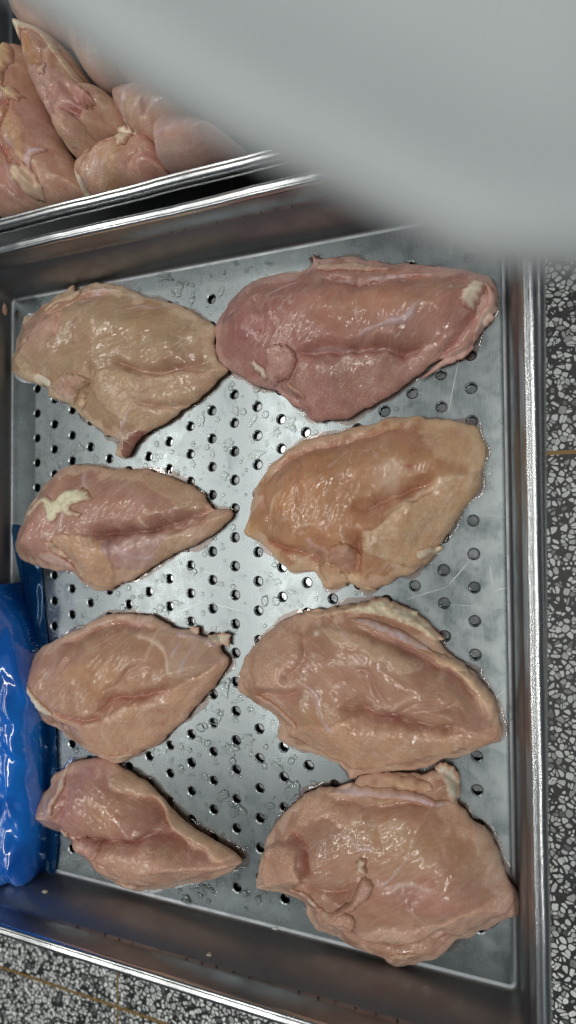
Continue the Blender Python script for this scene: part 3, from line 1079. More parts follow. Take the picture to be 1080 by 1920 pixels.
# 5  third row left
breast((0, 1120, 2.298), [(97, 380), (110, 300), (150, 240), (200, 200), (260, 175), (330, 140), (390, 105), (460, 75), (540, 68), (620, 75), (690, 100), (740, 130), (800, 140), (870, 170), (945, 175), (947, 230), (980, 260), (970, 300), (930, 370), (880, 430), (830, 490), (760, 560), (700, 620), (620, 660), (550, 700), (500, 718), (440, 700), (370, 660), (300, 610), (250, 570), (190, 540), (165, 500), (120, 450)],
       'plump raw chicken breast in the third row left, pale membrane arc across its right half', 0.029, lin(202, 154, 122), lin(226, 190, 168), 0.85, [
        ('area', [(560, 145), (800, 175), (940, 240), (890, 310), (770, 350), (725, 260), (650, 190)], 3, 0.6, lin(208, 170, 146), 0.7, 0.2),
        ('area', [(240, 500), (420, 528), (560, 450), (780, 370), (960, 310), (830, 490), (700, 620), (500, 715), (300, 610)], 5, 0.9, lin(216, 166, 134), 0.8, 0.85),
        ('blob', (160, 300), 90, 110, 0.8, lin(192, 140, 124), 0.6), ('blob', (420, 330), 200, 110, 2.0, lin(206, 152, 110), 0.6),
        (G, [(430, 500), (500, 440), (600, 420), (700, 405), (780, 365)], 3.5, 2.6, lin(172, 100, 84), 0.55), (G, [(240, 490), (330, 512), (420, 522), (470, 490)], 2, 1.6, lin(182, 110, 92), 0.6),
        (G, [(190, 225), (330, 172), (430, 130), (560, 130), (660, 150)], 3, 1.8, lin(180, 124, 112), 0.5), (G, [(290, 250), (285, 330)], 2.5, 1.0, PINK, 0.5),
        ('ridge', [(540, 155), (640, 188), (720, 260), (768, 355)], 1.2, 0.9, lin(238, 210, 186), 0.75), ('ridge', [(760, 190), (740, 260)], 0.9, 0.5, LILAC, 0.6),
        ('ridge', [(700, 150), (820, 190), (960, 245)], 1.3, 0.9, LILAC, 0.6), ('blob', (690, 495), 40, 16, 0, RED, 0.55), ('blob', (510, 440), 40, 25, 0, lin(170, 90, 80), 0.5)],
       [('fat', [(126, 382), (148, 392), (176, 438), (220, 470), (242, 510), (205, 516), (170, 500), (132, 455)], 2.2, CREAM, 0.5, 'fat'),
        ('fat', [(850, 182), (900, 170), (945, 177), (947, 226), (908, 222), (868, 204)], 2.4, lin(222, 214, 190), 0.5, 'fat'),
        ('membrane', [(760, 150), (800, 142), (810, 165), (790, 185), (765, 178)], 1.4, lin(220, 196, 170), 0.3, 'fat'),
        ('membrane', [(370, 655), (440, 690), (540, 698), (500, 717), (430, 702)], 1.0, CREAM, 0.3, 'fat')], seed=5)
# 6  third row right
breast((420, 1100, 1.862), [(42, 350), (60, 270), (100, 210), (160, 150), (220, 110), (300, 90), (390, 75), (480, 60), (540, 45), (600, 70), (660, 100), (720, 150), (760, 200), (800, 250), (860, 290), (920, 350), (955, 400), (962, 460), (968, 530), (920, 560), (840, 590), (760, 610), (680, 640), (560, 650), (490, 655), (440, 668), (425, 640), (360, 605), (290, 580), (210, 550), (185, 520), (190, 470), (130, 420), (70, 385)],
       'raw chicken breast in the third row right, creamy fat ridge along its upper edge', 0.031, lin(198, 150, 124), lin(224, 186, 160), -0.5, [
        ('blob', (150, 260), 120, 110, 1.6, lin(206, 158, 134), 0.8),
        ('area', [(100, 200), (220, 160), (270, 230), (230, 330), (110, 350)], 12, 0.4, lin(210, 164, 136), 0.6, 0.9),
        ('area', [(330, 150), (450, 160), (560, 205), (690, 270), (620, 290), (480, 215), (380, 190)], 4, 1.0, lin(216, 174, 142), 0.7, 1.0),
        ('area', [(200, 500), (330, 480), (480, 450), (740, 525), (950, 500), (920, 560), (760, 610), (560, 648), (430, 650), (300, 580)], 5, 0.7, lin(214, 164, 130), 0.75, 1.0),
        ('blob', (320, 440), 100, 50, 1.8, lin(204, 158, 116), 0.6),
        (G, [(400, 420), (500, 430), (610, 468), (740, 505), (880, 490)], 5.0, 4.6, lin(156, 92, 78), 0.5),
        (G, [(90, 385), (200, 378), (290, 350)], 3, 2.0, lin(190, 128, 112), 0.5), (G, [(210, 330), (280, 250), (270, 180)], 4, 1.8, lin(190, 134, 116), 0.4),
        (G, [(430, 140), (560, 185), (690, 262), (820, 340), (930, 460)], 2.4, 2.2, lin(178, 120, 108), 0.5), (G, [(600, 430), (700, 400), (830, 440)], 2, 1.0), (G, [(680, 440), (800, 470)], 2, 0.9),
        ('ridge', [(560, 440), (620, 390), (720, 350)], 1.0, 0.6, lin(222, 186, 160), 0.4), ('blob', (315, 168), 8, 8, 0.6, CREAM, 1.0)],
       [('fat', [(380, 96), (430, 76), (480, 62), (540, 48), (600, 74), (655, 102), (715, 152), (758, 204), (715, 198), (655, 156), (560, 118), (470, 104)], 4.2, lin(246, 234, 204), 0.7, 'fat'),
        ('fat', [(255, 100), (320, 88), (390, 86), (380, 108), (300, 120)], 2.0, PEACH, 0.5, 'fat'),
        ('membrane', [(425, 116), (500, 118), (600, 152), (700, 214), (725, 245), (640, 208), (540, 160), (455, 132)], 2.0, lin(232, 214, 218), 0.15, 'fat'),
        ('fat', [(718, 240), (780, 258), (842, 300), (835, 318), (790, 312), (740, 285)], 3.0, lin(232, 192, 152), 0.3, 'fat'),
        ('fat', [(800, 312), (850, 312), (905, 365), (945, 412), (955, 470), (932, 480), (895, 420), (840, 355)], 3.4, lin(232, 196, 158), 0.3, 'fat'),
        ('tendon', [(90, 385), (150, 400), (205, 435), (262, 488), (240, 492), (190, 460), (130, 420)], 1.8, lin(226, 190, 170), 0.4, 'fat')], seed=6)
# 7  bottom row left
breast((0, 1400, 2.25), [(150, 270), (170, 210), (210, 170), (216, 130), (240, 108), (280, 85), (340, 55), (410, 52), (480, 70), (540, 110), (620, 160), (690, 230), (740, 290), (800, 340), (880, 390), (950, 430), (1015, 480), (985, 520), (920, 555), (830, 575), (720, 600), (620, 610), (555, 612), (480, 580), (440, 550), (380, 485), (330, 450), (300, 400), (280, 370), (220, 350), (165, 310)],
       'pointed raw chicken breast in the bottom row left, pale fat strand near the blue bag', 0.030, lin(194, 142, 122), lin(222, 182, 158), -0.4, [
        ('area', [(440, 150), (540, 120), (690, 240), (880, 395), (1010, 480), (900, 490), (770, 440), (690, 370), (600, 255), (500, 205)], 4, 1.8, lin(214, 174, 142), 0.85, 0.9),
        ('area', [(430, 410), (640, 420), (860, 505), (980, 515), (720, 600), (560, 605), (420, 530)], 5, 0.6, lin(208, 158, 132), 0.7, 1.0),
        ('blob', (350, 110), 120, 60, 0.8, lin(184, 128, 124), 0.7), ('blob', (180, 260), 60, 80, 1.2, lin(206, 164, 140), 0.7), ('blob', (460, 270), 90, 70, 1.2, lin(200, 148, 112), 0.6), ('blob', (320, 260), 60, 70, 0, lin(186, 128, 118), 0.6),
        (G, [(300, 370), (430, 395), (540, 400), (660, 395), (770, 450), (890, 490)], 4.5, 4.0, lin(158, 90, 78), 0.55),
        (G, [(430, 175), (510, 215), (595, 255), (690, 370), (780, 430), (870, 482)], 2.5, 2.2, lin(178, 116, 98), 0.5), (G, [(270, 170), (290, 240), (240, 310)], 4, 1.8, lin(180, 118, 112), 0.5),
        ('ridge', [(520, 500), (660, 500), (800, 530)], 2.5, 0.9)],
       [('fat', [(228, 108), (248, 108), (252, 145), (268, 180), (250, 215), (242, 268), (220, 266), (222, 215), (234, 190), (214, 150)], 2.6, lin(238, 214, 190), 0.4, 'fat'),
        ('flap', [(325, 385), (390, 384), (432, 410), (432, 450), (392, 472), (345, 455), (318, 420)], 3.2, PINK, 0.3, 'meat'),
        ('fat', [(250, 350), (292, 352), (300, 375), (270, 380)], 2.0, CREAM, 0.3, 'fat'),
        ('fat', [(480, 572), (530, 595), (552, 618), (540, 634), (505, 626), (488, 600)], 1.6, PEACH, 0.5, 'fat')], seed=7)
# 8  bottom row right
breast((440, 1430, 1.862), [(78, 390), (95, 320), (125, 240), (180, 170), (240, 115), (310, 92), (400, 85), (430, 55), (520, 38), (640, 42), (700, 36), (740, 42), (775, 80), (785, 150), (830, 200), (890, 240), (920, 300), (950, 400), (985, 450), (990, 535), (930, 560), (850, 600), (770, 630), (720, 680), (640, 705), (580, 712), (530, 700), (510, 680), (420, 645), (350, 610), (280, 580), (252, 530), (240, 485), (170, 460), (80, 440)],
       'broad raw chicken breast in the bottom right corner, white speck on its middle', 0.032, lin(190, 144, 120), lin(216, 176, 152), 0.6, [
        ('blob', (600, 260), 210, 120, 1.6, lin(200, 152, 110), 0.7), ('blob', (720, 470), 220, 70, 0.6, lin(192, 134, 118), 0.75),
        ('area', [(90, 330), (200, 290), (216, 340), (250, 400), (180, 440), (85, 440)], 4, 2.2, lin(212, 160, 134), 0.8, 0.9),
        ('area', [(240, 150), (400, 165), (440, 200), (380, 225), (300, 200), (200, 240)], 6, 0.8, lin(210, 164, 136), 0.7, 0.9),
        ('area', [(380, 605), (480, 570), (640, 560), (850, 505), (980, 480), (990, 535), (770, 630), (640, 640), (500, 640)], 5, 0.9, lin(212, 164, 142), 0.8, 1.0),
        ('area', [(840, 220), (890, 245), (950, 400), (985, 460), (900, 400), (850, 320)], 5, 0.4, lin(206, 170, 146), 0.6, 0.6),
        (G, [(160, 280), (215, 285), (250, 330), (255, 400)], 2.8, 3.0, lin(168, 96, 82), 0.6), (G, [(190, 440), (300, 440), (400, 430), (440, 390)], 3, 2.2, lin(176, 112, 90), 0.4),
        (G, [(370, 600), (480, 635), (620, 648), (720, 615), (780, 590)], 3.2, 3.0, lin(166, 108, 94), 0.4), (G, [(300, 150), (430, 165), (600, 160), (720, 185)], 2.4, 1.8, lin(180, 124, 110), 0.4),
        ('ridge', [(525, 430), (590, 398), (660, 412), (730, 420)], 1.0, 0.6, lin(226, 194, 178), 0.6), ('ridge', [(590, 390), (592, 440)], 0.8, 0.4, lin(226, 194, 178), 0.5),
        ('ridge', [(600, 460), (680, 550)], 0.8, 0.4, lin(220, 184, 168), 0.5)],
       [('membrane', [(310, 140), (380, 112), (500, 108), (610, 118), (710, 150), (770, 180), (715, 178), (600, 148), (480, 136), (400, 146)], 1.8, lin(226, 202, 206), 0.3, 'fat'),
        ('fat', [(500, 72), (560, 78), (640, 88), (690, 112), (645, 122), (560, 106), (515, 95)], 2.2, lin(228, 192, 156), 0.4, 'fat'),
        ('membrane', [(690, 58), (728, 40), (772, 78), (785, 150), (758, 180), (738, 150), (725, 100)], 3.0, lin(206, 196, 176), 0.5, 'fat'),
        ('tendon', [(180, 455), (245, 462), (275, 470), (300, 505), (272, 498), (235, 480)], 2.6, CREAM, 0.3, 'fat'),
        ('flap', [(440, 400), (460, 376), (484, 386), (485, 432), (442, 476), (392, 502), (352, 552), (330, 540), (362, 490), (420, 448)], 3.4, PINK, 0.25, 'meat'),
        ('flap', [(252, 525), (330, 502), (420, 502), (430, 548), (385, 588), (340, 602), (282, 572)], 3.0, lin(216, 166, 142), 0.35, 'meat'),
        ('fat', [(436, 326), (452, 318), (466, 324), (468, 358), (448, 364), (438, 350)], 2.4, CREAM, 0.5, 'fat'),
        ('membrane', [(520, 690), (600, 690), (640, 700), (580, 714), (535, 704)], 1.0, PEACH, 0.4, 'fat')], seed=8)

# ------------------------------------------------------------------ the heap in the tray behind
HG = 'raw chicken heaped in the tray behind'
HY = 0.2955
breast((0, 0, 2.0), [(-120, 300), (-40, 190), (5, 180), (40, 138), (70, 150), (85, 220), (110, 330), (160, 440), (192, 510), (235, 580), (270, 660), (285, 740), (262, 810), (180, 860), (50, 850), (-40, 800), (-110, 600)],
       'long raw chicken piece at the left edge of the heap, yellow fat along it', 0.046, lin(200, 148, 126), lin(206, 162, 140), 1.9, [
        ('area', [(20, 640), (50, 420), (90, 440), (120, 520), (130, 640), (60, 600)], 5, 1.0, lin(206, 156, 110), 0.8, 1.0),
        (G, [(40, 360), (60, 430), (30, 540), (60, 620), (110, 650)], 3.5, 3, lin(178, 96, 86), 0.6), ('blob', (120, 430), 60, 130, 1.5, lin(204, 144, 132), 0.7),
        ('blob', (40, 560), 14, 40, 0, RED, 0.5), ('blob', (95, 640), 20, 12, 0, RED, 0.5)],
       [('fat', [(12, 200), (50, 180), (68, 230), (50, 290), (45, 350), (20, 330), (5, 270)], 4, lin(226, 190, 140), 0.6, 'fat'),
        ('fat', [(35, 350), (60, 360), (78, 355), (105, 375), (98, 408), (70, 405), (50, 420), (52, 390)], 3, lin(230, 200, 160), 0.4, 'fat'),
        ('fat', [(90, 660), (130, 640), (165, 690), (160, 730), (110, 735), (85, 700)], 3, lin(234, 206, 176), 0.6, 'fat'),
        ('membrane', [(135, 640), (155, 580), (190, 580), (170, 610), (150, 660)], 1.5, LILAC, 0.3, 'fat')], z0=0.020, plane=0.036, group=HG, ymin=HY, auto=9, res=0.0013, seed=11, rim=0.02)
breast((0, 0, 2.0), [(55, 88), (110, 84), (200, 130), (260, 220), (300, 300), (370, 315), (420, 365), (435, 410), (400, 450), (340, 480), (330, 540), (300, 570), (250, 560), (220, 520), (180, 440), (120, 320), (85, 220), (65, 130)],
       'raw chicken piece with a creamy fat band and a red blood spot in the heap', 0.048, lin(200, 152, 128), lin(214, 176, 150), 1.9, [
        ('area', [(120, 300), (200, 290), (300, 330), (330, 450), (240, 520), (180, 430)], 6, 0.4, lin(202, 158, 146), 0.7, 0.8),
        ('area', [(130, 170), (170, 200), (210, 280), (150, 280)], 4, -1.2, lin(190, 132, 90), 0.8, 0.3),
        ('blob', (312, 436), 24, 26, -1.5, lin(140, 30, 36), 0.95), ('blob', (260, 380), 50, 40, 0, lin(200, 120, 116), 0.6), (G, [(250, 480), (290, 440), (340, 430)], 3, 2.5, lin(180, 110, 100), 0.5)],
       [('fat', [(58, 92), (110, 88), (195, 134), (250, 222), (300, 302), (270, 290), (220, 220), (160, 150), (120, 150), (110, 180), (90, 160)], 3.4, lin(244, 232, 204), 0.4, 'fat'),
        ('flap', [(235, 500), (260, 450), (300, 450), (335, 500), (335, 545), (290, 565), (245, 530)], 4.5, lin(216, 166, 142), 0.3, 'meat'),
        ('fat', [(300, 400), (330, 370), (370, 385), (385, 420), (345, 425)], 3.2, lin(226, 168, 156), 0.7, 'fat'),
        ('fat', [(190, 320), (205, 285), (218, 295), (215, 320), (200, 330)], 2.0, PEACH, 0.3, 'fat')], z0=0.024, plane=0.036, group=HG, ymin=HY, auto=9, res=0.0013, seed=12, rim=0.02)
breast((0, 0, 2.0), [(270, 590), (320, 520), (400, 480), (470, 470), (540, 490), (570, 540), (590, 620), (580, 690), (540, 760), (440, 790), (330, 780), (290, 740), (262, 660)],
       'rounded raw chicken piece low in the heap with a pale fat tag', 0.040, lin(202, 152, 122), lin(206, 158, 138), 0.8, [
        ('area', [(330, 620), (420, 560), (470, 580), (450, 660), (360, 700)], 6, 0.5, lin(210, 164, 128), 0.7, 1.0), ('blob', (560, 600), 60, 90, 0.8, lin(196, 134, 122), 0.7), (G, [(300, 620), (360, 560), (470, 500)], 3, 1.6, lin(186, 122, 104), 0.4)],
       [('fat', [(460, 540), (490, 500), (512, 515), (505, 560), (470, 580)], 2.4, lin(236, 212, 184), 0.4, 'fat'),
        ('fat', [(335, 600), (375, 548), (382, 560), (350, 605)], 1.6, CREAM, 0.4, 'fat'), ('fat', [(288, 700), (310, 650), (322, 700), (305, 735), (285, 735)], 2.4, CREAM, 0.5, 'fat')], z0=0.020, plane=0.036, group=HG, ymin=HY, auto=9, res=0.0013, seed=13, rim=0.018)
breast((0, 0, 2.0), [(565, 520), (580, 460), (640, 420), (740, 430), (830, 470), (900, 540), (900, 640), (820, 700), (700, 710), (610, 680), (580, 620)],
       'smooth rounded pink chicken piece at the right of the heap behind the rim', 0.048, lin(224, 184, 172), lin(220, 180, 168), 0.3, [('blob', (700, 500), 120, 80, 1.0, lin(214, 168, 150), 0.6)],
       [], z0=0.026, plane=0.038, group=HG, ymin=HY, auto=1, res=0.0013, seed=14, rr=0.95, rim=0.022)
breast((0, 0, 2.0), [(408, 370), (440, 310), (540, 290), (640, 330), (660, 400), (600, 450), (540, 478), (490, 470), (440, 425)],
       'pale chicken piece at the back of the heap between two pink ones', 0.046, lin(212, 168, 144), lin(214, 172, 150), 0.3, [],
       [('fat', [(395, 440), (425, 425), (455, 445), (492, 470), (480, 488), (430, 480)], 3, CREAM, 0.4, 'fat')], z0=0.026, plane=0.038, group=HG, ymin=HY, auto=9, res=0.0013, seed=15, rr=0.95, rim=0.02)
breast((0, 0, 2.0), [(20, 20), (20, -60), (120, -140), (300, -120), (420, 0), (440, 160), (380, 260), (300, 250), (220, 130), (130, 75), (70, 75), (40, 50)],
       'pale chicken piece at the far top of the heap by the frame edge', 0.048, lin(216, 176, 156), lin(216, 180, 160), 1.2, [(G, [(80, 30), (160, 70), (240, 130)], 3, 1.5)],
       [], z0=0.024, plane=0.038, group=HG, ymin=HY, auto=9, res=0.0015, seed=16, rim=0.02)
breast((0, 0, 2.0), [(420, 200), (520, 120), (700, 100), (860, 180), (960, 300), (960, 420), (860, 440), (740, 400), (600, 340), (470, 300)],
       'chicken piece at the back of the heap under the blurred grey sheet', 0.046, lin(208, 160, 138), lin(212, 170, 148), 0.2, [],
       [], z0=0.022, plane=0.036, group=HG, ymin=HY, auto=9, res=0.0016, seed=17, rim=0.02)


# ------------------------------------------------------------------ blue bag over the left wall
def blue_bag():
    m, nt, b = new_mat('blue_plastic_film')
    q = NT(nt)
    co = q.n('ShaderNodeTexCoord').outputs['Object']
    n1 = q.noise(co, 26, 3, 0.5, 0.8)
    q.l(q.mix(q.maprange(n1, 0.3, 0.7, 0, 1), (0.002, 0.11, 0.55, 1), (0.004, 0.22, 0.85, 1)), b.inputs['Base Color'])
    b.inputs['Roughness'].default_value = 0.12
    b.inputs['Coat IOR'].default_value = 1.7
    b.inputs['Coat Weight'].default_value = 1.0
    b.inputs['Coat Roughness'].default_value = 0.05
    MAT['bag'] = m
    m, nt, b = new_mat('blue_plastic_single_layer')
    q = NT(nt)
    out = nt.nodes['Material Output']
    tr = q.n('ShaderNodeBsdfTransparent')
    tr.inputs['Color'].default_value = (0.16, 0.42, 0.58, 1)
    gl = q.n('ShaderNodeBsdfGlossy')
    gl.inputs['Roughness'].default_value = 0.12
    gl.inputs['Color'].default_value = (0.5, 0.7, 0.9, 1)
    mx = q.n('ShaderNodeMixShader')
    mx.inputs[0].default_value = 0.06
    q.l(tr.outputs[0], mx.inputs[1])
    q.l(gl.outputs[0], mx.inputs[2])
    mx2 = q.n('ShaderNodeMixShader')
    mx2.inputs[0].default_value = 0.22
    df = q.n('ShaderNodeBsdfDiffuse')
    df.inputs['Color'].default_value = (0.01, 0.10, 0.30, 1)
    q.l(mx.outputs[0], mx2.inputs[1])
    q.l(df.outputs[0], mx2.inputs[2])
    q.l(mx2.outputs[0], out.inputs['Surface'])
    MAT['film'] = m
    root = tag(empty('plastic_bag', (-0.24, -0.12, 0.002)), 'crumpled shiny blue plastic bag lying over the left wall of the tray', 'bag')
    edge = un([(-26, 915), (-10, 968), (8, 1005), (27, 1062), (47, 1132), (67, 1196), (82, 1302), (87, 1450), (85, 1560), (78, 1636), (40, 1628), (-10, 1614)], 0.004)[:, :2]
    far = np.array([(-0.245, -0.246), (-0.30, -0.235), (-0.325, -0.15), (-0.33, -0.03), (-0.31, 0.05), (-0.27, 0.075)])
    poly = smooth_closed(np.concatenate([edge, far]), 5)
    f = Field(poly, 0.0011)
    X, Y = f.X, f.Y
    # rises off the tray floor, clears the rim and sags outside
    ramp_ = sstep(-0.168, -0.222, X)
    ramp_ = 0.24 * sstep(-0.160, -0.190, X) + 0.76 * sstep(-0.196, -0.222, X)
    Z = 0.0035 + 0.066 * ramp_
    fold = 0.45 + 0.45 * facets(X * 30 + 8 * Y, Y * 13 - 3 * X + 2)
    fold2 = 0.3 + 0.35 * facets(X * 75 + Y * 25, Y * 38 - X * 18) + 0.16 * facets(X * 150 - Y * 60, Y * 95 + X * 40)
    pr = np.sqrt(np.clip(1 - (1 - np.clip(f.d / 0.02, 0, 1)) ** 2, 0, 1))
    Z = Z + (0.006 + 0.012 * (1 - fold * 1.8) + 0.008 * (1 - 1.6 * fold2)) * pr
    Z = np.maximum(Z, 0.0035)
    inr = (X < -0.216) & (X > -0.252)
    Z = np.where(inr, np.maximum(Z, 0.0665), Z)
    Z = np.where(f.ins, Z, 0.0035 + 0.066 * ramp_)
    zb = np.where(X < -0.21, Z - 0.003, 0.0015)
    zb = np.minimum(zb, Z - 0.0004)
    col = np.zeros(X.shape + (3,))
    o = f.build('bag_body', Z, zb, col, np.zeros(X.shape), np.stack([X, Y, Z], -1), MAT['bag'], root)
    o.data.transform(Matrix.Translation((0.24, 0.12, -0.002)))
    fr = un([(20, 985), (50, 1005), (74, 1060), (82, 1150), (95, 1280), (104, 1400), (107, 1560), (99, 1640), (70, 1640), (70, 1500), (70, 1300), (50, 1150), (30, 1060)], 0.003)[:, :2]
    g = Field(smooth_closed(fr, 4), 0.0014)
    Zf = 0.0014 + 0.0022 * np.abs(fbm(g.X * 60, g.Y * 30, 2)) * np.clip(g.d / 0.006, 0, 1)
    o = g.build('film_edge', Zf + 0.0002, Zf, np.zeros(g.X.shape + (3,)), np.zeros(g.X.shape), np.stack([g.X, g.Y, Zf], -1), MAT['film'], root)
    o.data.transform(Matrix.Translation((0.24, 0.12, -0.002)))


blue_bag()


# ------------------------------------------------------------------ grey sheet held close to the lens
def grey_sheet():
    m, nt, b = new_mat('matt_grey_plastic_sheet')
    q = NT(nt)
    co = q.n('ShaderNodeTexCoord').outputs['Object']
    n1 = q.noise(co, 60, 2)
    q.l(q.mix(q.maprange(n1, 0.3, 0.7, 0, 1), (0.49, 0.53, 0.535, 1), (0.52, 0.56, 0.565, 1)), b.inputs['Base Color'])
    b.inputs['Roughness'].default_value = 0.6
    MAT['sheet'] = m
    D = 0.050
    lower = [(-80, -110), (48, 8), (112, 58), (195, 122), (300, 192), (400, 250), (485, 298), (598, 348), (718, 408), (818, 458), (890, 490), (980, 503), (1120, 505), (1350, 510)]
    rows = 16
    V, Fc = [], []
    n = 60
    P = np.array(lower, float)
    L = np.concatenate([[0], np.cumsum(np.hypot(*np.diff(P, axis=0).T))])
    s = np.linspace(0, L[-1], n)
    ex, ey = np.interp(s, L, P[:, 0]), np.interp(s, L, P[:, 1])
    for side in (0, 1):
        for r in range(rows + 1):
            t = r / rows
            for i in range(n):
                x = ex[i] + (560 - 0.15 * ex[i]) * t * 0.9
                y = ey[i] - (1000 + 0.25 * ey[i]) * t
                # a rolled edge, then a shallow valley, then a slow rise
                dep = D + 0.0018 * math.exp(-((t - 0.0) / 0.04) ** 2) - 0.0014 * math.exp(-((t - 0.10) / 0.07) ** 2) + 0.0016 * math.exp(-((t - 0.30) / 0.14) ** 2) - 0.004 * t
                p = cam_point(x, y, dep)
                p = p - side * np.array([0, 0, 0.0011])
                V.append(tuple(p))
    k = (rows + 1) * n
    for r in range(rows):
        for i in range(n - 1):
            a = r * n + i
            Fc.append((a, a + 1, a + n + 1, a + n))
            Fc.append((k + a, k + a + n, k + a + n + 1, k + a + 1))
    for i in range(n - 1):
        Fc.append((i, k + i, k + i + 1, i + 1))
        a = rows * n + i
        Fc.append((a, a + 1, k + a + 1, k + a))
    for r in range(rows):
        for c in (0, n - 1):
            a = r * n + c
            Fc.append((a, a + n, k + a + n, k + a))
    o = link('plastic_sheet', mesh('plastic_sheet', V, Fc), MAT['sheet'])
    tag(o, 'blurred pale grey plastic sheet hanging close over the upper right', 'sheet')


grey_sheet()


# ------------------------------------------------------------------ water and scraps
def water():
    m, nt, b = new_mat('clear_water')
    q = NT(nt)
    co = q.n('ShaderNodeTexCoord').outputs['Object']
    nr = q.bump(q.noise(co, 160, 1), 0.15, 0.001)
    lw = q.n('ShaderNodeLayerWeight')
    lw.inputs['Blend'].default_value = 0.35
    fr = q.n('ShaderNodeFresnel')
    fr.inputs['IOR'].default_value = 1.40
    q.l(nr, fr.inputs['Normal'])
    tr = q.n('ShaderNodeBsdfTransparent')
    q.l(q.ramp(lw.outputs['Facing'], 0.15, 0.85, (0.97, 0.98, 0.97, 1), (0.60, 0.62, 0.62, 1)), tr.inputs['Color'])
    gl = q.n('ShaderNodeBsdfGlossy')
    gl.inputs['Roughness'].default_value = 0.04
    q.l(nr, gl.inputs['Normal'])
    mx = q.n('ShaderNodeMixShader')
    q.l(fr.outputs[0], mx.inputs[0])
    q.l(tr.outputs[0], mx.inputs[1])
    q.l(gl.outputs[0], mx.inputs[2])
    q.l(mx.outputs[0], nt.nodes['Material Output'].inputs['Surface'])
    nt.nodes.remove(b)
    MAT['water'] = m
    V, Fc = [], []

    def drop(cx, cy, rx, ry, ang, rough, h):
        n, rings = 28, 4
        ph = random.uniform(0, 50)
        b0 = len(V)
        ca, sa = math.cos(ang), math.sin(ang)
        for r in range(rings):
            q_ = (1, 0.93, 0.72, 0.38)[r]
            zz = h * (0.0, 0.5, 0.86, 1.0)[r] + 0.00003
            for k in range(n):
                a = 2 * math.pi * k / n
                w = 1 + rough * float(fbm(np.array([math.cos(a) * 1.3 + ph]), np.array([math.sin(a) * 1.3 + ph * 0.7]), 1)[0])
                x, y = rx * q_ * w * math.cos(a), ry * q_ * w * math.sin(a)
                V.append((cx + x * ca - y * sa, cy + x * sa + y * ca, zz))
        for r in range(rings - 1):
            for k in range(n):
                k2 = (k + 1) % n
                Fc.append((b0 + r * n + k, b0 + r * n + k2, b0 + (r + 1) * n + k2, b0 + (r + 1) * n + k))
        Fc.append(tuple(b0 + (rings - 1) * n + k for k in range(n)))

    # the ones that can be made out: pixel centre, radii in px, angle, irregularity
    spots = [(376, 787, 6, 14, 0.1, 0.9), (441, 770, 8, 9, 0.5, 0.8), (474, 787, 5, 14, 0.5, 0.7), (407, 786, 6, 4, 0.7, 0.5), (430, 829, 8, 7, 0.3, 1.0), (398, 851, 4, 10, -0.2, 0.3),
             (518, 810, 7, 8, 0, 1.0), (545, 795, 10, 12, 0, 0.9), (479, 852, 16, 7, -0.3, 1.0), (420, 890, 8, 8, 0, 1.0), (361, 870, 6, 6, 0.4, 0.9), (334, 780, 3, 9, -0.3, 0.5), (500, 832, 3, 8, 0, 0.3),
             (310, 520, 16, 9, 0.3, 1.0), (335, 545, 12, 12, 0, 1.0), (360, 560, 5, 14, 0.2, 0.8), (415, 545, 5, 12, 0.4, 0.6), (375, 530, 4, 4, 0, 0.3), (480, 745, 4, 6, 0, 0.5), (570, 775, 12, 6, 0.3, 0.9), (590, 750, 5, 8, 0.2, 0.8),
             (384, 1456, 8, 6, 0.2, 0.6), (338, 1441, 7, 9, -0.3, 0.9), (432, 1405, 14, 10, 0.2, 1.1), (465, 1388, 12, 9, 0, 1.0), (418, 1492, 8, 14, 0.7, 0.7), (446, 1522, 18, 10, -0.35, 0.8), (404, 1430, 6, 6, 0, 0.7), (434, 1452, 5, 5, 0, 0.5), (470, 1414, 5, 5, 0, 0.4),
             (522, 1440, 20, 6, 0.6, 0.8), (550, 1482, 14, 16, 0, 0.9), (505, 1512, 9, 6, -0.4, 0.7), (440, 1645, 8, 9, 0.3, 0.9), (382, 1668, 24, 10, 0.1, 1.1), (350, 1690, 10, 5, 0, 0.8), (465, 1674, 4, 5, 0, 0.3), (485, 1685, 6, 10, 0.3, 0.8), (498, 1532, 5, 4, 0, 0.4),
             (474, 1581, 4, 5, 0, 0.3), (445, 1485, 5, 5, 0, 0.3), (442, 1350, 7, 4, 0.4, 0.8), (410, 1345, 5, 8, 0.2, 0.9), (372, 1386, 8, 5, 0, 0.9), (420, 1290, 9, 16, 0.2, 1.0), (450, 1310, 5, 6, 0, 0.6), (340, 1400, 6, 6, 0, 0.8),
             (355, 1165, 12, 5, 0.2, 1.0), (400, 1180, 8, 4, -0.3, 0.8), (300, 1090, 6, 4, 0, 0.6), (410, 1095, 10, 4, 0, 0.9), (360, 1070, 9, 6, 0.5, 0.9), (330, 1130, 12, 4, 0.2, 0.9), (300, 1140, 8, 5, 0, 0.9), (440, 1180, 5, 5, 0, 0.6), (520, 1090, 8, 5, 0, 0.9), (545, 1110, 9, 4, 0.2, 0.9),
             (470, 1330, 6, 4, 0, 0.7), (280, 1370, 7, 4, 0, 0.7), (130, 1100, 8, 6, 0, 0.8), (150, 840, 8, 9, 0, 0.9), (180, 860, 6, 6, 0, 0.8), (290, 860, 7, 9, 0.3, 0.9), (945, 590, 4, 10, 0, 0.8), (940, 790, 5, 5, 0, 0.7), (958, 1340, 9, 16, -0.2, 0.9),
             (600, 480, 5, 5, 0, 0.6), (470, 500, 4, 3, 0, 0.3), (500, 492, 4, 4, 0, 0.4), (420, 510, 4, 5, 0, 0.3), (440, 490, 3, 3, 0, 0.3), (390, 1230, 6, 9, 0.2, 0.9), (835, 1195, 5, 4, 0, 0.6), (915, 885, 8, 12, 0, 0.7)]
    px2m = 1 / 2600.0
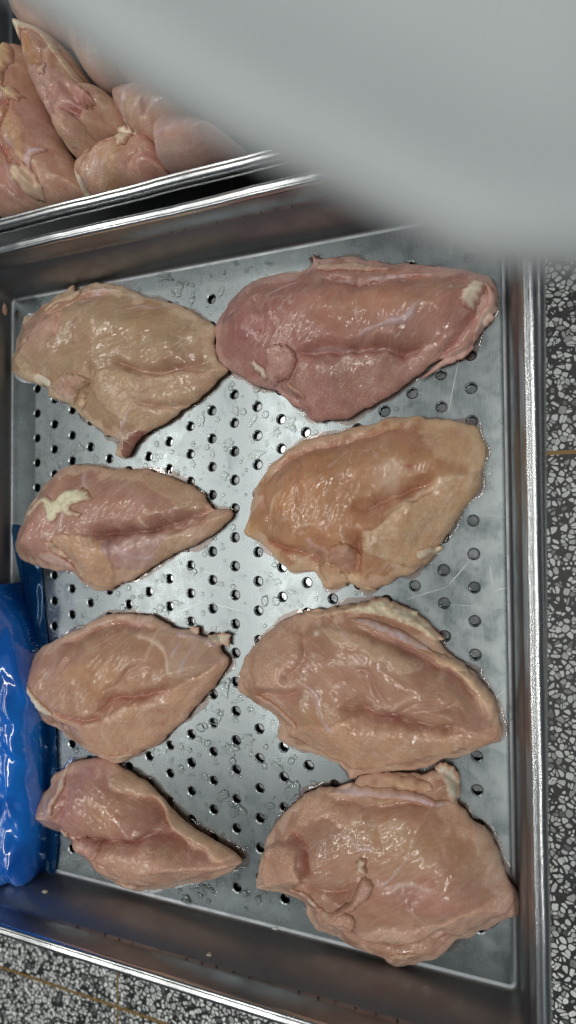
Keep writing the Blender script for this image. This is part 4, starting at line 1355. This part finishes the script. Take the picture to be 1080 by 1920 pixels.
    for x, y, rx, ry, a, ro in spots:
        p = un([(x, y)])[0]
        k = (p - C) @ R[2] / F_PX
        drop(p[0], p[1], rx * k * 1.05, ry * k * 1.05, -a, ro * 0.8, min(0.0011, 0.0003 + 0.05 * min(rx, ry) * k * 2.4))
    # small beads scattered over the wet part
    holes = np.array([(h[0], h[1]) for h in hole_centres()])
    cnt = 0
    while cnt < 850:
        x, y = random.gauss(390, 170), random.uniform(480, 1720)
        if not (70 < x < 940):
            continue
        if x > 650 and random.random() < 0.6:
            continue
        p = un([(x, y)])[0]
        if not (FX0 + 0.006 < p[0] < FX1 - 0.006 and FY0 + 0.006 < p[1] < FY1 - 0.006):
            continue
        if np.hypot(holes[:, 0] - p[0], holes[:, 1] - p[1]).min() < 0.0058:
            continue
        r = abs(random.gauss(0.0, 0.0011)) + 0.0004
        drop(p[0], p[1], r, r * random.uniform(0.6, 1.2), random.uniform(0, 3), 0.3, r * 0.4)
        cnt += 1
    o = link('water_drops', mesh('water_drops', V, Fc), MAT['water'])
    tag(o, 'clear water drops and small puddles spread over the tray floor', 'water', None, 'stuff')


water()


def juice():
    """thin wet film that has run out from under each breast"""
    V, Fc = [], []
    for q_, P in enumerate(OUTLINES):
        n = len(P)
        e = np.roll(P, -1, 0) - np.roll(P, 1, 0)
        nv = np.stack([e[:, 1], -e[:, 0]], 1) / (np.linalg.norm(e, axis=1)[:, None] + 1e-9)
        area = 0.5 * np.sum(P[:, 0] * np.roll(P[:, 1], -1) - np.roll(P[:, 0], -1) * P[:, 1])
        nv = nv if area > 0 else -nv
        off = np.clip(0.0018 + 0.0042 * fbm(P[:, 0] * 55 + q_ * 9, P[:, 1] * 55, 3), 0.0002, 0.009)
        for _ in range(3):
            off = (np.roll(off, 1) + off + np.roll(off, -1)) / 3
        b0 = len(V)
        for k, z in ((-0.005, 0.00028), (0.0, 0.00026), (0.55, 0.0002), (0.85, 0.0001), (1.0, 0.00003)):
            o = np.full(n, k) if k <= 0 else off * k
            Q = P + nv * o[:, None]
            V.extend([(x, y, z) for x, y in Q])
        for L in range(4):
            for i in range(n):
                k = (i + 1) % n
                Fc.append((b0 + L * n + i, b0 + (L + 1) * n + i, b0 + (L + 1) * n + k, b0 + L * n + k))
    m = MAT['water'].copy()
    m.name = 'pink_meat_juice'
    for nd in m.node_tree.nodes:
        if nd.type == 'VALTORGB':
            nd.color_ramp.elements[0].color = (0.86, 0.76, 0.73, 1)
    tag(link('meat_juice', mesh('meat_juice', V, Fc), m), 'thin wet film of meat juice round the chicken breasts', 'juice', None, 'stuff')


juice()


def scrap(px, z, w, h, ang, color, label, wall=None):
    """a torn bit of meat or fat stuck to the metal"""
    c = un([px], z)[0]
    n, rings = 16, 4
    V, Fc = [], []
    ph = random.uniform(0, 40)
    for r in range(rings):
        qq, zz = ((1, 0.0), (0.92, 0.45), (0.66, 0.85), (0.3, 1.0))[r]
        for k in range(n):
            a = 2 * math.pi * k / n
            rr = 1 + 0.35 * float(fbm(np.array([math.cos(a) + ph]), np.array([math.sin(a) + ph]), 3)[0])
            x, y = w * qq * rr * math.cos(a), h * qq * rr * math.sin(a)
            V.append((x * math.cos(ang) - y * math.sin(ang), x * math.sin(ang) + y * math.cos(ang), zz * min(w, h) * 0.6))
    for r in range(rings - 1):
        for k in range(n):
            k2 = (k + 1) % n
            Fc.append((r * n + k, r * n + k2, (r + 1) * n + k2, (r + 1) * n + k))
    Fc.append(tuple((rings - 1) * n + k for k in range(n)))
    Fc.append(tuple(reversed(range(n))))
    me = mesh('meat_scrap', V, Fc)
    a = me.attributes.new('col', 'FLOAT_COLOR', 'POINT')
    a.data.foreach_set('color', np.tile(np.array([*color, 1], np.float32), len(V)))
    o = link('meat_scrap', me, MAT['fat'])
    if wall == 'bottom':
        y = FY0 - 0.0004 - 0.13 * z
        d = C - c
        # slide along the viewing ray to the wall plane
        t = (y - C[1]) / (c[1] - C[1])
        c = C + (c - C) * t
        o.rotation_euler = (-math.radians(83), 0, 0)
    elif wall == 'left':
        x = FX0 - 0.0004 - 0.13 * z
        t = (x - C[0]) / (c[0] - C[0])
        c = C + (c - C) * t
        o.rotation_euler = (0, math.radians(83), 0)
    o.location = c
    tag(o, label, 'scrap', 'scraps stuck to the tray')


scrap((9, 580), 0.006, 0.0046, 0.003, 1.5, lin(206, 160, 138), 'pinkish meat scrap stuck to the left wall by the top corner', 'left')
scrap((84, 1672), 0.012, 0.0025, 0.0019, 0.4, lin(216, 200, 180), 'pale scrap on the lower wall below the blue bag', 'bottom')
scrap((392, 1790), 0.022, 0.0021, 0.0015, 0.2, lin(200, 180, 168), 'tiny pale scrap on the lower wall below the pointed breast', 'bottom')
scrap((516, 1742), 0.0, 0.003, 0.0022, 0.3, lin(214, 212, 200), 'translucent scrap at the foot of the lower wall', None)
